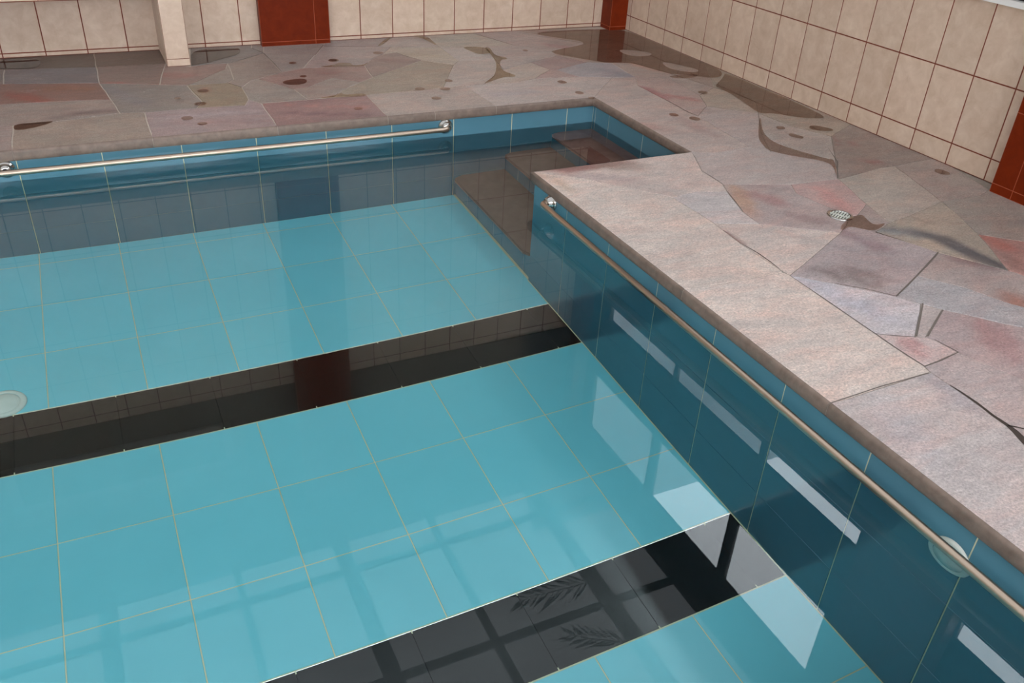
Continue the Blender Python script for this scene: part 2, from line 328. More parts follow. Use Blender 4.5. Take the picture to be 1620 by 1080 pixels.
# ---- flagstone outlines (x, y in metres) and their colours, puddles, drips
STONES=[
([(-3.200,0.402),(-2.320,0.386),(-2.319,-0.007),(-3.200,-0.007)],(150, 132, 125)),
([(-2.320,0.386),(-2.109,0.390),(-1.797,0.447),(-1.676,0.430),(-1.680,-0.007),(-2.319,-0.007)],(150, 134, 120)),
([(-1.676,0.430),(-1.397,0.434),(-1.131,0.415),(-1.093,0.520),(-1.040,0.421),(-1.042,-0.007),(-1.680,-0.007)],(150, 130, 128)),
([(-1.040,0.421),(-0.767,0.422),(-0.404,0.430),(-0.417,-0.007),(-1.042,-0.007)],(140, 108, 105)),
([(-0.404,0.430),(0.104,0.440),(0.253,0.452),(0.264,-0.007),(-0.417,-0.007)],(165, 150, 140)),
([(0.253,0.452),(0.390,0.453),(0.585,0.432),(0.773,0.484),(1.100,0.454),(1.311,0.375),(0.950,-0.007),(0.264,-0.007)],(165, 150, 142)),
([(-3.200,0.823),(-2.151,0.765),(-1.826,0.725),(-1.797,0.447),(-2.109,0.390),(-2.320,0.386),(-3.200,0.402)],(140, 124, 115)),
([(-3.200,1.224),(-2.377,1.195),(-1.864,1.085),(-1.826,0.725),(-2.151,0.765),(-3.200,0.823)],(120, 82, 72)),
([(-2.376,1.527),(-1.860,1.458),(-1.864,1.085),(-2.377,1.195)],(112, 102, 102)),
([(-3.200,1.556),(-2.376,1.527),(-2.377,1.195),(-3.200,1.224)],(118, 105, 100)),
([(-3.200,1.840),(-1.850,1.840),(-1.860,1.458),(-2.376,1.527),(-3.200,1.556)],(92, 76, 66)),
([(-1.850,1.840),(-1.405,1.840),(-1.444,1.450),(-1.860,1.458)],(100, 78, 66)),
([(-1.860,1.458),(-1.444,1.450),(-1.488,1.238),(-1.538,0.955),(-1.864,1.085)],(128, 104, 94)),
([(-1.444,1.450),(-1.303,1.333),(-1.183,1.368),(-1.064,1.355),(-1.102,1.226),(-1.279,1.017),(-1.389,0.901),(-1.538,0.955),(-1.488,1.238)],(125, 100, 92)),
([(-1.864,1.085),(-1.538,0.955),(-1.389,0.901),(-1.350,0.540),(-1.397,0.434),(-1.676,0.430),(-1.797,0.447),(-1.826,0.725)],(128, 118, 110)),
([(-1.389,0.901),(-1.144,0.893),(-1.087,0.777),(-1.093,0.520),(-1.131,0.415),(-1.397,0.434),(-1.350,0.540)],(128, 112, 90)),
([(-1.279,1.017),(-1.102,1.226),(-1.064,1.355),(-1.096,0.969),(-1.144,0.893),(-1.389,0.901)],(130, 118, 108)),
([(-1.064,1.355),(-0.960,1.430),(-0.786,1.573),(-0.778,1.055),(-0.952,0.931),(-1.012,0.902),(-1.087,0.777),(-1.144,0.893),(-1.096,0.969)],(132, 118, 108)),
([(-1.239,1.840),(-0.819,1.840),(-0.840,1.724),(-0.786,1.573),(-0.960,1.430),(-1.064,1.355),(-1.183,1.368),(-1.303,1.333)],(110, 104, 100)),
([(-0.819,1.840),(-0.734,1.840),(-0.786,1.573),(-0.840,1.724)],(125, 115, 108)),
([(-0.734,1.840),(-0.263,1.840),(-0.339,1.692),(-0.470,1.416),(-0.622,1.119),(-0.778,1.055),(-0.786,1.573)],(140, 130, 122)),
([(-1.087,0.777),(-1.012,0.902),(-0.952,0.931),(-0.870,0.798),(-0.794,0.656),(-0.767,0.422),(-1.040,0.421),(-1.093,0.520)],(140, 130, 120)),
([(-0.952,0.931),(-0.778,1.055),(-0.622,1.119),(-0.541,1.107),(-0.404,1.122),(-0.212,1.091),(-0.252,0.797),(-0.362,0.699),(-0.508,0.852),(-0.711,0.676),(-0.794,0.656),(-0.870,0.798)],(138, 112, 104)),
([(-0.794,0.656),(-0.711,0.676),(-0.508,0.852),(-0.362,0.699),(-0.523,0.553),(-0.595,0.448),(-0.716,0.428),(-0.767,0.422)],(145, 132, 122)),
([(-0.212,1.091),(-0.126,1.225),(-0.001,1.348),(0.102,1.369),(0.208,1.124),(-0.252,0.797)],(132, 112, 104)),
([(-0.252,0.797),(0.208,1.124),(0.382,0.950),(0.104,0.440),(-0.404,0.430),(-0.595,0.448),(-0.523,0.553),(-0.362,0.699)],(146, 132, 115)),
([(-0.340,1.654),(0.034,1.567),(0.120,1.527),(-0.001,1.348),(-0.126,1.225),(-0.212,1.091),(-0.404,1.122),(-0.541,1.107),(-0.622,1.119),(-0.470,1.416),(-0.339,1.692)],(150, 136, 130)),
([(-0.339,1.692),(-0.263,1.840),(0.218,1.840),(0.034,1.567),(-0.340,1.654)],(135, 122, 118)),
([(0.218,1.840),(0.514,1.840),(0.472,1.514),(0.470,1.445),(0.120,1.527),(0.034,1.567)],(140, 128, 120)),
([(0.120,1.527),(0.470,1.445),(0.460,1.053),(0.382,0.950),(0.208,1.124),(0.102,1.369),(-0.001,1.348)],(150, 136, 118)),
([(0.514,1.840),(0.886,1.840),(1.036,1.383),(0.810,1.375),(0.470,1.445),(0.472,1.514)],(146, 138, 124)),
([(0.470,1.445),(0.810,1.375),(0.700,0.914),(0.712,0.973),(0.460,1.053)],(155, 145, 138)),
([(0.460,1.053),(0.712,0.973),(0.548,0.631),(0.390,0.453),(0.253,0.452),(0.104,0.440),(0.382,0.950)],(150, 136, 126)),
([(0.810,1.375),(1.036,1.383),(1.238,1.136),(1.231,1.012),(0.937,0.881),(0.664,0.750),(0.700,0.914)],(142, 128, 122)),
([(0.664,0.750),(0.937,0.881),(0.984,0.668),(0.773,0.484),(0.585,0.432),(0.390,0.453),(0.548,0.631),(0.712,0.973),(0.700,0.914)],(158, 142, 128)),
([(0.937,0.881),(1.231,1.012),(1.340,0.781),(1.022,0.650),(0.984,0.668)],(128, 102, 98)),
([(0.984,0.668),(1.022,0.650),(1.100,0.454),(0.773,0.484)],(150, 120, 112)),
([(1.022,0.650),(1.340,0.781),(1.510,0.711),(1.479,0.339),(1.311,0.375),(1.100,0.454)],(138, 134, 138)),
([(0.886,1.840),(1.261,1.840),(1.617,1.269),(1.238,1.136),(1.036,1.383)],(140, 122, 116)),
([(1.261,1.840),(2.081,1.701),(2.250,1.491),(2.250,1.010),(2.250,0.611),(1.871,-0.023),(1.769,0.381),(1.669,0.690),(1.510,0.711),(1.340,0.781),(1.231,1.012),(1.238,1.136),(1.617,1.269)],(132, 108, 94)),
([(0.950,-0.007),(1.311,0.375),(1.479,0.339),(1.379,0.157),(1.372,-0.147),(1.377,-0.523),(1.345,-0.774),(1.326,-1.075),(1.072,-1.102),(0.950,-1.060)],(168, 148, 138)),
([(-0.007,-1.060),(0.950,-1.060),(0.829,-1.321),(0.824,-1.501),(0.783,-1.590),(0.629,-1.539),(0.479,-1.564),(0.347,-1.396),(0.148,-1.174)],(170, 152, 142)),
([(0.479,-1.564),(0.629,-1.539),(0.783,-1.590),(0.698,-1.819),(0.683,-1.956),(0.487,-1.881),(0.488,-1.763)],(165, 155, 152)),
([(0.487,-1.881),(0.683,-1.956),(0.975,-2.157),(0.470,-2.405),(0.466,-2.345),(0.467,-2.095)],(172, 155, 145)),
([(-0.007,-1.060),(0.148,-1.174),(0.347,-1.396),(0.479,-1.564),(0.488,-1.763),(0.487,-1.881),(0.467,-2.095),(0.466,-2.345),(0.461,-2.378),(-0.007,-2.359)],(178, 162, 150)),
([(-0.007,-2.359),(0.461,-2.378),(0.470,-2.405),(0.453,-2.880),(0.450,-3.105),(0.440,-3.140),(-0.007,-3.150)],(185, 168, 156)),
([(-0.007,-3.150),(0.440,-3.140),(0.441,-3.219),(0.429,-3.448),(0.409,-3.520),(0.341,-3.770),(-0.007,-4.071)],(178, 166, 162)),
([(0.470,-2.405),(0.593,-2.524),(0.750,-2.694),(0.799,-2.771),(0.579,-2.951),(0.453,-2.880)],(170, 162, 165)),
([(0.799,-2.771),(0.844,-2.837),(0.615,-2.965),(0.579,-2.951)],(165, 150, 145)),
([(0.453,-2.880),(0.579,-2.951),(0.615,-2.965),(0.630,-2.989),(0.640,-3.082),(0.450,-3.105)],(172, 150, 146)),
([(0.844,-2.837),(1.025,-3.049),(1.162,-3.204),(0.728,-3.503),(0.711,-3.289),(0.686,-3.223),(0.640,-3.082),(0.630,-2.989),(0.615,-2.965)],(160, 138, 136)),
([(0.640,-3.082),(0.686,-3.223),(0.711,-3.289),(0.728,-3.503),(0.552,-3.625),(0.466,-3.476),(0.429,-3.448),(0.441,-3.219),(0.440,-3.140),(0.450,-3.105)],(165, 148, 145)),
([(0.429,-3.448),(0.466,-3.476),(0.552,-3.625),(0.341,-3.770),(0.409,-3.520)],(165, 148, 145)),
([(0.470,-2.405),(0.975,-2.157),(1.060,-2.107),(1.135,-2.205),(1.191,-2.329),(1.245,-2.461),(0.973,-2.593),(0.750,-2.694),(0.593,-2.524)],(152, 136, 136)),
([(0.973,-2.593),(1.075,-2.734),(1.139,-2.899),(1.287,-3.118),(1.162,-3.204),(1.025,-3.049),(0.844,-2.837),(0.799,-2.771),(0.750,-2.694)],(152, 148, 150)),
([(1.245,-2.461),(1.391,-2.696),(1.407,-2.714),(1.467,-2.994),(1.287,-3.118),(1.139,-2.899),(1.075,-2.734),(0.973,-2.593)],(150, 132, 126)),
([(1.135,-2.205),(1.281,-2.147),(1.439,-2.118),(1.742,-2.040),(1.689,-2.172),(1.586,-2.384),(1.391,-2.696),(1.245,-2.461),(1.191,-2.329)],(148, 132, 112)),
([(1.742,-2.040),(2.015,-2.042),(2.124,-2.008),(2.250,-2.295),(2.250,-2.570),(1.895,-2.698),(1.721,-2.515),(1.586,-2.384),(1.689,-2.172)],(130, 118, 106)),
([(1.586,-2.384),(1.721,-2.515),(1.895,-2.698),(1.467,-2.994),(1.407,-2.714),(1.391,-2.696)],(150, 100, 90)),
([(1.457,-1.636),(1.810,-1.579),(1.909,-1.581),(1.742,-2.040),(1.439,-2.118),(1.281,-2.147),(1.346,-1.936)],(155, 142, 128)),
([(1.909,-1.581),(2.250,-1.559),(2.124,-2.008),(2.015,-2.042),(1.742,-2.040)],(140, 122, 112)),
([(1.160,-1.617),(1.457,-1.636),(1.346,-1.936),(1.193,-2.034),(1.166,-2.017),(1.138,-1.914),(1.107,-1.719)],(168, 130, 124)),
([(1.060,-2.107),(1.166,-2.017),(1.193,-2.034),(1.346,-1.936),(1.281,-2.147),(1.135,-2.205)],(135, 118, 112)),
([(0.824,-1.501),(1.160,-1.617),(1.107,-1.719),(1.138,-1.914),(1.166,-2.017),(1.060,-2.107),(0.975,-2.157),(0.683,-1.956),(0.698,-1.819),(0.783,-1.590)],(158, 138, 134)),
([(1.379,0.157),(1.479,0.339),(1.690,0.234),(1.659,-0.147),(1.553,-0.374),(1.377,-0.523),(1.372,-0.147)],(155, 130, 122)),
([(1.479,0.339),(1.510,0.711),(1.669,0.690),(1.769,0.381),(1.871,-0.023),(1.659,-0.147),(1.690,0.234)],(150, 132, 122)),
([(1.659,-0.147),(1.871,-0.023),(1.919,-0.189),(1.935,-0.384),(1.788,-0.589),(1.553,-0.374)],(148, 132, 114)),
([(1.871,-0.023),(2.250,0.611),(2.250,0.050),(2.250,-0.401),(1.935,-0.384),(1.919,-0.189)],(135, 122, 104)),
([(1.377,-0.523),(1.553,-0.374),(1.788,-0.589),(1.541,-0.915),(1.383,-1.189),(1.326,-1.075),(1.345,-0.774)],(160, 144, 138)),
([(1.935,-0.384),(2.250,-0.401),(2.250,-0.914),(1.917,-1.088),(1.820,-0.855),(1.788,-0.589)],(138, 122, 104)),
([(1.541,-0.915),(1.788,-0.589),(1.820,-0.855),(1.917,-1.088),(1.642,-1.415),(1.541,-1.270)],(152, 138, 128)),
([(1.383,-1.189),(1.541,-0.915),(1.541,-1.270),(1.642,-1.415),(1.457,-1.636),(1.160,-1.617),(0.824,-1.501),(0.829,-1.321),(0.950,-1.060),(1.072,-1.102),(1.326,-1.075)],(165, 150, 144)),
([(1.917,-1.088),(2.250,-0.914),(2.250,-1.559),(1.909,-1.581),(1.810,-1.579),(1.457,-1.636),(1.642,-1.415)],(112, 95, 86)),
]
PUDDLES={
'by_bench':[(-1.243,1.764),(-0.956,1.751),(-0.918,1.724),(-0.951,1.568),(-1.080,1.477),(-1.174,1.399),(-1.289,1.346),(-1.298,1.364)],
'left_wall':[(-2.546,1.773),(-2.166,1.761),(-2.184,1.509),(-2.331,1.531),(-2.539,1.600)],
'deck_edge_left':[(-2.317,0.396),(-2.202,0.395),(-2.109,0.401),(-2.203,0.319),(-2.313,0.279)],
'big_red':[(-0.837,0.826),(-0.764,0.866),(-0.672,0.865),(-0.677,0.783),(-0.724,0.737),(-0.812,0.746)],
'small_red':[(-0.702,0.926),(-0.664,0.947),(-0.643,0.918),(-0.680,0.882)],
'fork':[(0.786,1.361),(0.832,1.350),(0.763,1.116),(0.825,1.045),(0.811,0.994),(0.746,0.992),(0.637,0.723),(0.686,0.595),(0.664,0.560),(0.578,0.575),(0.415,0.469),(0.396,0.467),(0.552,0.630),(0.691,0.916),(0.745,1.121)],
'tan_joint':[(0.621,1.419),(0.804,1.367),(0.775,1.189),(0.722,1.182),(0.665,1.177),(0.643,1.278)],
'joint_left':[(-0.539,1.115),(-0.400,1.138),(-0.368,1.189),(-0.284,1.160),(-0.299,1.096),(-0.221,1.093),(-0.159,1.163),(-0.226,1.060),(-0.374,1.090)],
'joint_mid':[(-0.715,0.434),(-0.606,0.451),(-0.541,0.502),(-0.538,0.446),(-0.407,0.458),(-0.418,0.386),(-0.565,0.420)],
'thin_wall_l':[(0.028,1.578),(0.204,1.832),(0.227,1.822),(0.059,1.570)],
'thin_wall_r':[(0.376,1.815),(0.495,1.831),(0.477,1.513),(0.455,1.508),(0.443,1.747)],
'corner':[(1.312,1.740),(2.081,1.701),(2.197,1.628),(2.192,1.094),(2.196,0.595),(2.201,0.304),(2.039,0.142),(1.848,0.309),(1.767,0.347),(1.702,0.573),(1.646,0.695),(1.469,0.730),(1.432,0.785),(1.349,0.870),(1.230,1.060),(1.228,1.138),(1.592,1.254),(1.630,1.372),(1.521,1.483)],
'wall_run':[(2.194,0.288),(2.184,-0.170),(2.194,-0.442),(2.166,-0.765),(2.108,-0.801),(1.974,-0.735),(1.877,-0.615),(1.799,-0.606),(1.798,-0.552),(1.887,-0.210),(1.895,-0.029),(1.897,0.002),(2.103,0.175)],
'wall_fork':[(1.706,0.296),(1.829,0.297),(1.962,0.280),(1.888,0.215),(1.744,0.236)],
'boomerang':[(1.715,-0.685),(1.735,-0.679),(1.572,-0.889),(1.510,-1.032),(1.515,-1.144),(1.566,-1.278),(1.615,-1.386),(1.646,-1.406),(1.444,-1.640),(1.571,-1.473),(1.569,-1.402),(1.518,-1.346),(1.450,-1.273),(1.383,-1.179),(1.415,-1.081),(1.470,-0.975)],
'wall_oval':[(1.913,-0.895),(1.973,-0.894),(2.032,-0.991),(1.986,-1.014),(1.888,-0.960)],
'double_drop':[(1.694,-0.973),(1.725,-0.971),(1.734,-1.009),(1.747,-1.048),(1.716,-1.072),(1.687,-1.041),(1.678,-1.003)],
'drain':[(1.130,-2.050),(1.193,-2.034),(1.225,-2.037),(1.193,-2.102),(1.189,-2.152),(1.272,-2.144),(1.140,-2.200),(1.096,-2.149),(1.069,-2.118),(0.985,-2.146),(1.031,-2.097)],
'wall_small':[(2.140,-1.060),(2.179,-1.072),(2.167,-1.140),(2.127,-1.140)],
}
DROPS=[(-1.311,0.755,0.033,0.029),(-1.367,0.501,0.035,0.034),(-1.472,0.259,0.033,0.031),(-1.410,0.139,0.026,0.022),(-1.473,0.639,0.017,0.019),(-0.026,1.381,0.036,0.036),(-0.379,1.261,0.034,0.034),(-0.052,0.454,0.032,0.028),(0.102,0.412,0.032,0.028),(0.195,0.582,0.025,0.030),(-0.024,0.242,0.031,0.030),(-0.534,0.169,0.025,0.024),(0.913,0.360,0.030,0.037),(0.903,0.105,0.027,0.033),(0.923,-0.015,0.021,0.020),(1.238,-0.469,0.028,0.031),(1.320,-0.570,0.032,0.039),(1.716,-0.110,0.031,0.034),(1.726,-0.869,0.028,0.025),(2.084,-1.740,0.033,0.043),(-0.661,1.254,0.025,0.025),(-0.389,1.255,0.030,0.030),(1.053,1.199,0.019,0.025),]
# stones outside the picture
EXTRA=[([(-3.2-k*.9,y0),(-3.2-k*.9,y1),(-4.1-k*.9,y1),(-4.1-k*.9,y0)],(140+(k*37)%20,124+(k*31)%16,116)) for k in range(6) for y0,y1 in ((-.007,.55),(.55,1.15),(1.15,1.84))]
EXTRA+=[([(2.25,-2.57),(1.895,-2.698),(1.467,-2.994),(1.60,-3.4),(2.25,-3.4)],(150,134,128)),
([(1.467,-2.994),(1.287,-3.118),(1.162,-3.204),(1.15,-3.75),(1.7,-3.75),(1.60,-3.4)],(158,142,138)),
([(2.25,-3.4),(1.6,-3.4),(1.7,-3.75),(1.6,-4.3),(2.25,-4.3)],(145,132,126)),
([(1.162,-3.204),(.728,-3.503),(.552,-3.625),(.62,-4.0),(1.15,-3.75)],(165,148,145)),
([(.552,-3.625),(.341,-3.77),(-.007,-4.071),(-.007,-4.6),(.62,-4.6),(.62,-4.0)],(165,152,146)),
([(1.15,-3.75),(.62,-4.0),(.62,-4.6),(1.6,-4.6),(1.6,-4.3),(1.7,-3.75)],(152,138,132)),
([(-.007,-4.6),(2.25,-4.6),(2.25,-5.6),(-.007,-5.6)],(150,138,130)),([(-.007,-5.6),(2.25,-5.6),(2.25,-7.4),(-.007,-7.4)],(155,138,130))]
EXTRA+=[([(-1.2-1.2*k,-4.41),(-.007-1.2*k,-4.41),(-.007-1.2*k,-5.6),(-1.2-1.2*k,-5.6)],(150,136,128)) for k in range(7)]
BLOBS=[
(1.263,-2.249,0.144,0.035,-0.648,(104, 104, 106),0.90,(56,)),
(1.379,-2.489,0.230,0.045,-1.476,(84, 82, 84),0.95,(56,)),
(1.458,-2.181,0.075,0.020,-0.801,(112, 98, 84),0.60,(56,)),
(1.194,-2.232,0.090,0.030,-0.793,(140, 146, 146),0.60,(56,)),
(0.282,-1.070,0.256,0.060,-0.078,(138, 98, 90),0.85,(41,)),
(0.473,-1.122,0.153,0.070,-0.309,(138, 118, 108),0.60,(41,)),
(0.280,-1.226,0.207,0.050,-0.588,(150, 130, 130),0.50,(41,)),
(0.029,-1.194,0.160,0.030,-1.417,(158, 128, 100),0.50,(44,)),
(1.384,-0.032,0.161,0.050,-1.568,(150, 100, 98),0.80,(64,)),
(1.495,-0.159,0.144,0.040,-0.838,(160, 108, 100),0.70,(64,)),
(0.784,-1.704,0.223,0.050,-1.980,(172, 136, 112),0.70,(63,)),
(0.914,-1.733,0.111,0.060,-1.194,(150, 110, 106),0.60,(63,)),
(1.006,-1.573,0.189,0.050,-0.783,(140, 124, 122),0.50,(63,)),
(0.950,-1.999,0.149,0.050,-0.891,(132, 112, 110),0.60,(63,)),
(0.473,-2.056,0.082,0.020,-1.521,(130, 98, 92),0.70,(43,)),
(0.671,-2.492,0.153,0.040,-0.995,(120, 104, 100),0.70,(53,)),
(0.781,-2.503,0.114,0.040,-0.939,(124, 106, 102),0.60,(53,)),
(1.013,-2.269,0.144,0.050,-1.353,(132, 108, 112),0.60,(53,)),
(0.543,-2.621,0.241,0.060,-1.333,(168, 166, 176),0.50,(47,)),
(1.323,-2.591,0.122,0.060,-0.844,(124, 100, 98),0.70,(55,)),
(1.193,-2.919,0.114,0.060,-1.524,(150, 104, 88),0.70,(55,)),
(0.856,-3.086,0.167,0.080,-2.105,(156, 118, 116),0.60,(50,)),
(1.487,-2.633,0.107,0.030,-2.153,(110, 78, 70),0.50,(58,)),
(1.588,-2.488,0.118,0.050,-1.608,(168, 104, 92),0.70,(58,)),
(0.510,-3.001,0.071,0.050,-1.868,(176, 132, 128),0.70,(49,)),
(0.411,-3.249,0.133,0.060,-1.713,(140, 134, 140),0.50,(46,)),
(0.104,-3.337,0.204,0.080,-1.935,(168, 166, 170),0.40,(46,)),
(1.932,-1.223,0.057,0.030,-1.656,(140, 92, 84),0.60,(72,)),
(1.835,-1.502,0.071,0.030,-0.668,(130, 80, 74),0.70,(72,)),
(1.891,-1.153,0.102,0.015,-2.226,(130, 86, 78),0.60,(72,)),
(1.235,-1.838,0.168,0.050,-1.801,(182, 132, 126),0.60,(61,)),
(0.320,0.923,0.186,0.100,-1.561,(150, 134, 112),0.30,(25,)),
(1.351,1.269,0.153,0.050,-0.845,(156, 116, 112),0.60,(38,)),
(1.700,0.531,0.189,0.040,-1.291,(176, 138, 120),0.60,(65,)),
(1.260,0.902,0.155,0.040,-1.142,(118, 92, 90),0.40,(35,)),
(1.417,0.455,0.147,0.050,2.150,(120, 118, 128),0.50,(37,)),
(-2.262,1.793,0.205,0.100,-0.806,(80, 64, 56),0.50,(10,)),
(-2.084,1.400,0.294,0.080,-0.149,(98, 94, 98),0.50,(8,)),
(-2.262,0.885,0.154,0.060,-0.822,(128, 66, 56),0.80,(7,)),
(-2.029,1.005,0.188,0.050,-0.265,(124, 82, 60),0.60,(7,)),
(-1.982,0.484,0.201,0.025,0.144,(104, 84, 82),0.85,(6,)),
(-2.149,0.674,0.297,0.060,-0.105,(150, 136, 126),0.50,(6,)),
(-1.767,1.066,0.076,0.020,-0.385,(150, 90, 84),0.70,(12,)),
(-1.420,1.144,0.146,0.060,-0.426,(136, 92, 84),0.60,(13,)),
(-1.741,0.763,0.266,0.060,-1.138,(116, 112, 116),0.50,(14,)),
(-1.306,0.774,0.076,0.030,-1.086,(150, 100, 80),0.70,(15,)),
(-0.699,0.273,0.329,0.020,-0.376,(160, 116, 108),0.60,(3,)),
(-0.738,0.128,0.291,0.025,-0.370,(112, 84, 88),0.75,(3,)),
(-1.314,0.296,0.300,0.030,-0.068,(158, 146, 150),0.60,(2,)),
(-1.259,0.134,0.255,0.040,-0.159,(140, 108, 104),0.40,(2,)),
(-0.486,0.956,0.101,0.030,-0.361,(130, 88, 84),0.60,(22,)),
(-0.297,1.096,0.143,0.030,-0.864,(130, 104, 96),0.40,(22,)),
(0.021,1.144,0.160,0.050,-0.478,(116, 92, 86),0.60,(24,)),
(0.267,1.246,0.187,0.050,-0.570,(158, 140, 116),0.50,(29,)),
(1.273,-0.824,0.213,0.050,-1.754,(158, 142, 138),0.40,(40,)),
(0.920,-0.568,0.247,0.060,-0.769,(160, 128, 118),0.60,(40,)),
(1.236,-0.688,0.232,0.050,-1.546,(150, 120, 114),0.50,(40,)),
(0.479,0.215,0.222,0.050,-0.065,(148, 142, 150),0.40,(5,)),
(0.719,-1.544,0.130,0.050,-0.319,(166, 160, 160),0.50,(42,)),
]
CRACKS=[[(0.467,-2.095,0.0010),(0.472,-2.136,0.0040),(0.476,-2.201,0.0050),(0.472,-2.275,0.0050),(0.466,-2.345,0.0020)],[(0.441,-3.219,0.0030),(0.441,-3.262,0.0080),(0.440,-3.325,0.0100),(0.429,-3.392,0.0120),(0.429,-3.448,0.0160),(0.424,-3.476,0.0220),(0.405,-3.528,0.0280),(0.341,-3.770,0.0300)],[(0.429,-3.448,0.0080),(0.450,-3.466,0.0060),(0.464,-3.482,0.0060)],[(1.376,-0.141,0.0020),(1.368,-0.307,0.0050),(1.361,-0.453,0.0050),(1.370,-0.533,0.0020)],[(1.553,-0.374,0.0020),(1.616,-0.433,0.0030),(1.671,-0.489,0.0020)],[(0.829,-1.321,0.0020),(0.830,-1.395,0.0030),(0.824,-1.501,0.0020)],[(0.783,-1.590,0.0020),(0.743,-1.701,0.0040),(0.698,-1.819,0.0020)],[(1.135,-2.205,0.0080),(1.151,-2.246,0.0050),(1.191,-2.329,0.0020)],[(0.102,1.369,0.0030),(0.143,1.230,0.0050),(0.208,1.124,0.0020)],[(-0.840,1.724,0.0030),(-0.790,1.565,0.0060),(-0.782,1.335,0.0060),(-0.778,1.055,0.0030)],[(-0.960,1.430,0.0020),(-0.876,1.497,0.0040),(-0.790,1.565,0.0040)],[(-0.470,1.416,0.0030),(-0.339,1.692,0.0050)],[(-0.340,1.654,0.0030),(-0.204,1.609,0.0040),(-0.049,1.576,0.0030)],[(0.886,1.799,0.0030),(0.965,1.587,0.0050),(1.036,1.383,0.0040)],[(1.256,1.763,0.0030),(1.359,1.606,0.0050),(1.628,1.287,0.0030)],[(0.805,-2.775,0.0060),(0.694,-2.861,0.0080),(0.583,-2.948,0.0060)],[(0.838,-2.840,0.0060),(0.732,-2.900,0.0080),(0.621,-2.963,0.0060)],[(0.453,-2.880,0.0030),(0.509,-2.916,0.0050),(0.577,-2.951,0.0040)],[(0.453,-2.880,0.0040),(0.449,-2.987,0.0050),(0.451,-3.103,0.0050)],[(0.449,-3.105,0.0050),(0.539,-3.099,0.0060),(0.640,-3.082,0.0030)],[(0.630,-2.989,0.0030),(0.640,-3.082,0.0050)],[(0.466,-2.410,0.0020),(0.461,-2.596,0.0050),(0.453,-2.880,0.0040)],[(0.593,-2.524,0.0030),(0.680,-2.606,0.0050),(0.750,-2.694,0.0040)],[(0.750,-2.694,0.0050),(0.973,-2.593,0.0070),(1.245,-2.461,0.0050)],[(-0.015,-3.150,0.0040),(0.218,-3.140,0.0050),(0.432,-3.141,0.0040)],[(1.752,-1.239,0.0010),(1.638,-1.434,0.0060),(1.450,-1.633,0.0040)],]
HOLES=[[(1.760,1.051),(1.873,1.014),(1.977,0.909),(1.932,0.832),(1.809,0.824),(1.744,0.897)],[(1.902,0.668),(1.980,0.539),(2.049,0.378),(1.965,0.321),(1.872,0.406),(1.840,0.502)]]

# ------------------------------------------------------------------ the deck: flagstones on mortar
def frange(a,b,s):
    out=[a]
    while out[-1]+s<b-1e-6: out.append(out[-1]+s)
    return out+[b]
def wob(x,y,k=.005):
    n=noise.noise_vector(Vector((x*6.1,y*6.1,3.3)))
    n2=noise.noise_vector(Vector((x*23,y*23,7.3)))
    return x+n.x*k+n2.x*k*.4, y+n.y*k+n2.y*k*.4
def on_edge(p):
    x,y=p
    return abs(y+.007)<.002 or abs(x+.007)<.002 or (abs(y-(YA+.007))<.002 and x<1) or (abs(x-(XA-.007))<.002 and y<0)
def offset_poly(P,d):
    n=len(P); out=[]
    A=sum(P[i][0]*P[(i+1)%n][1]-P[(i+1)%n][0]*P[i][1] for i in range(n))
    s=1 if A>0 else -1
    for i in range(n):
        a,b,c=Vector(P[i-1]),Vector(P[i]),Vector(P[(i+1)%n])
        e1=(b-a); e2=(c-b)
        if e1.length<1e-6 or e2.length<1e-6: out.append(tuple(b)); continue
        n1=Vector((-e1.y,e1.x)).normalized()*s; n2=Vector((-e2.y,e2.x)).normalized()*s
        m=n1+n2
        if m.length<.3: m=n1
        m.normalize(); k=d/max(.45,m.dot(n1))
        out.append((b.x+m.x*k,b.y+m.y*k))
    return out
def in_poly(x,y,P):
    c=False; n=len(P)
    for i in range(n):
        x0,y0=P[i]; x1,y1=P[i-1]
        if (y0>y)!=(y1>y) and x<(x1-x0)*(y-y0)/(y1-y0)+x0: c=not c
    return c

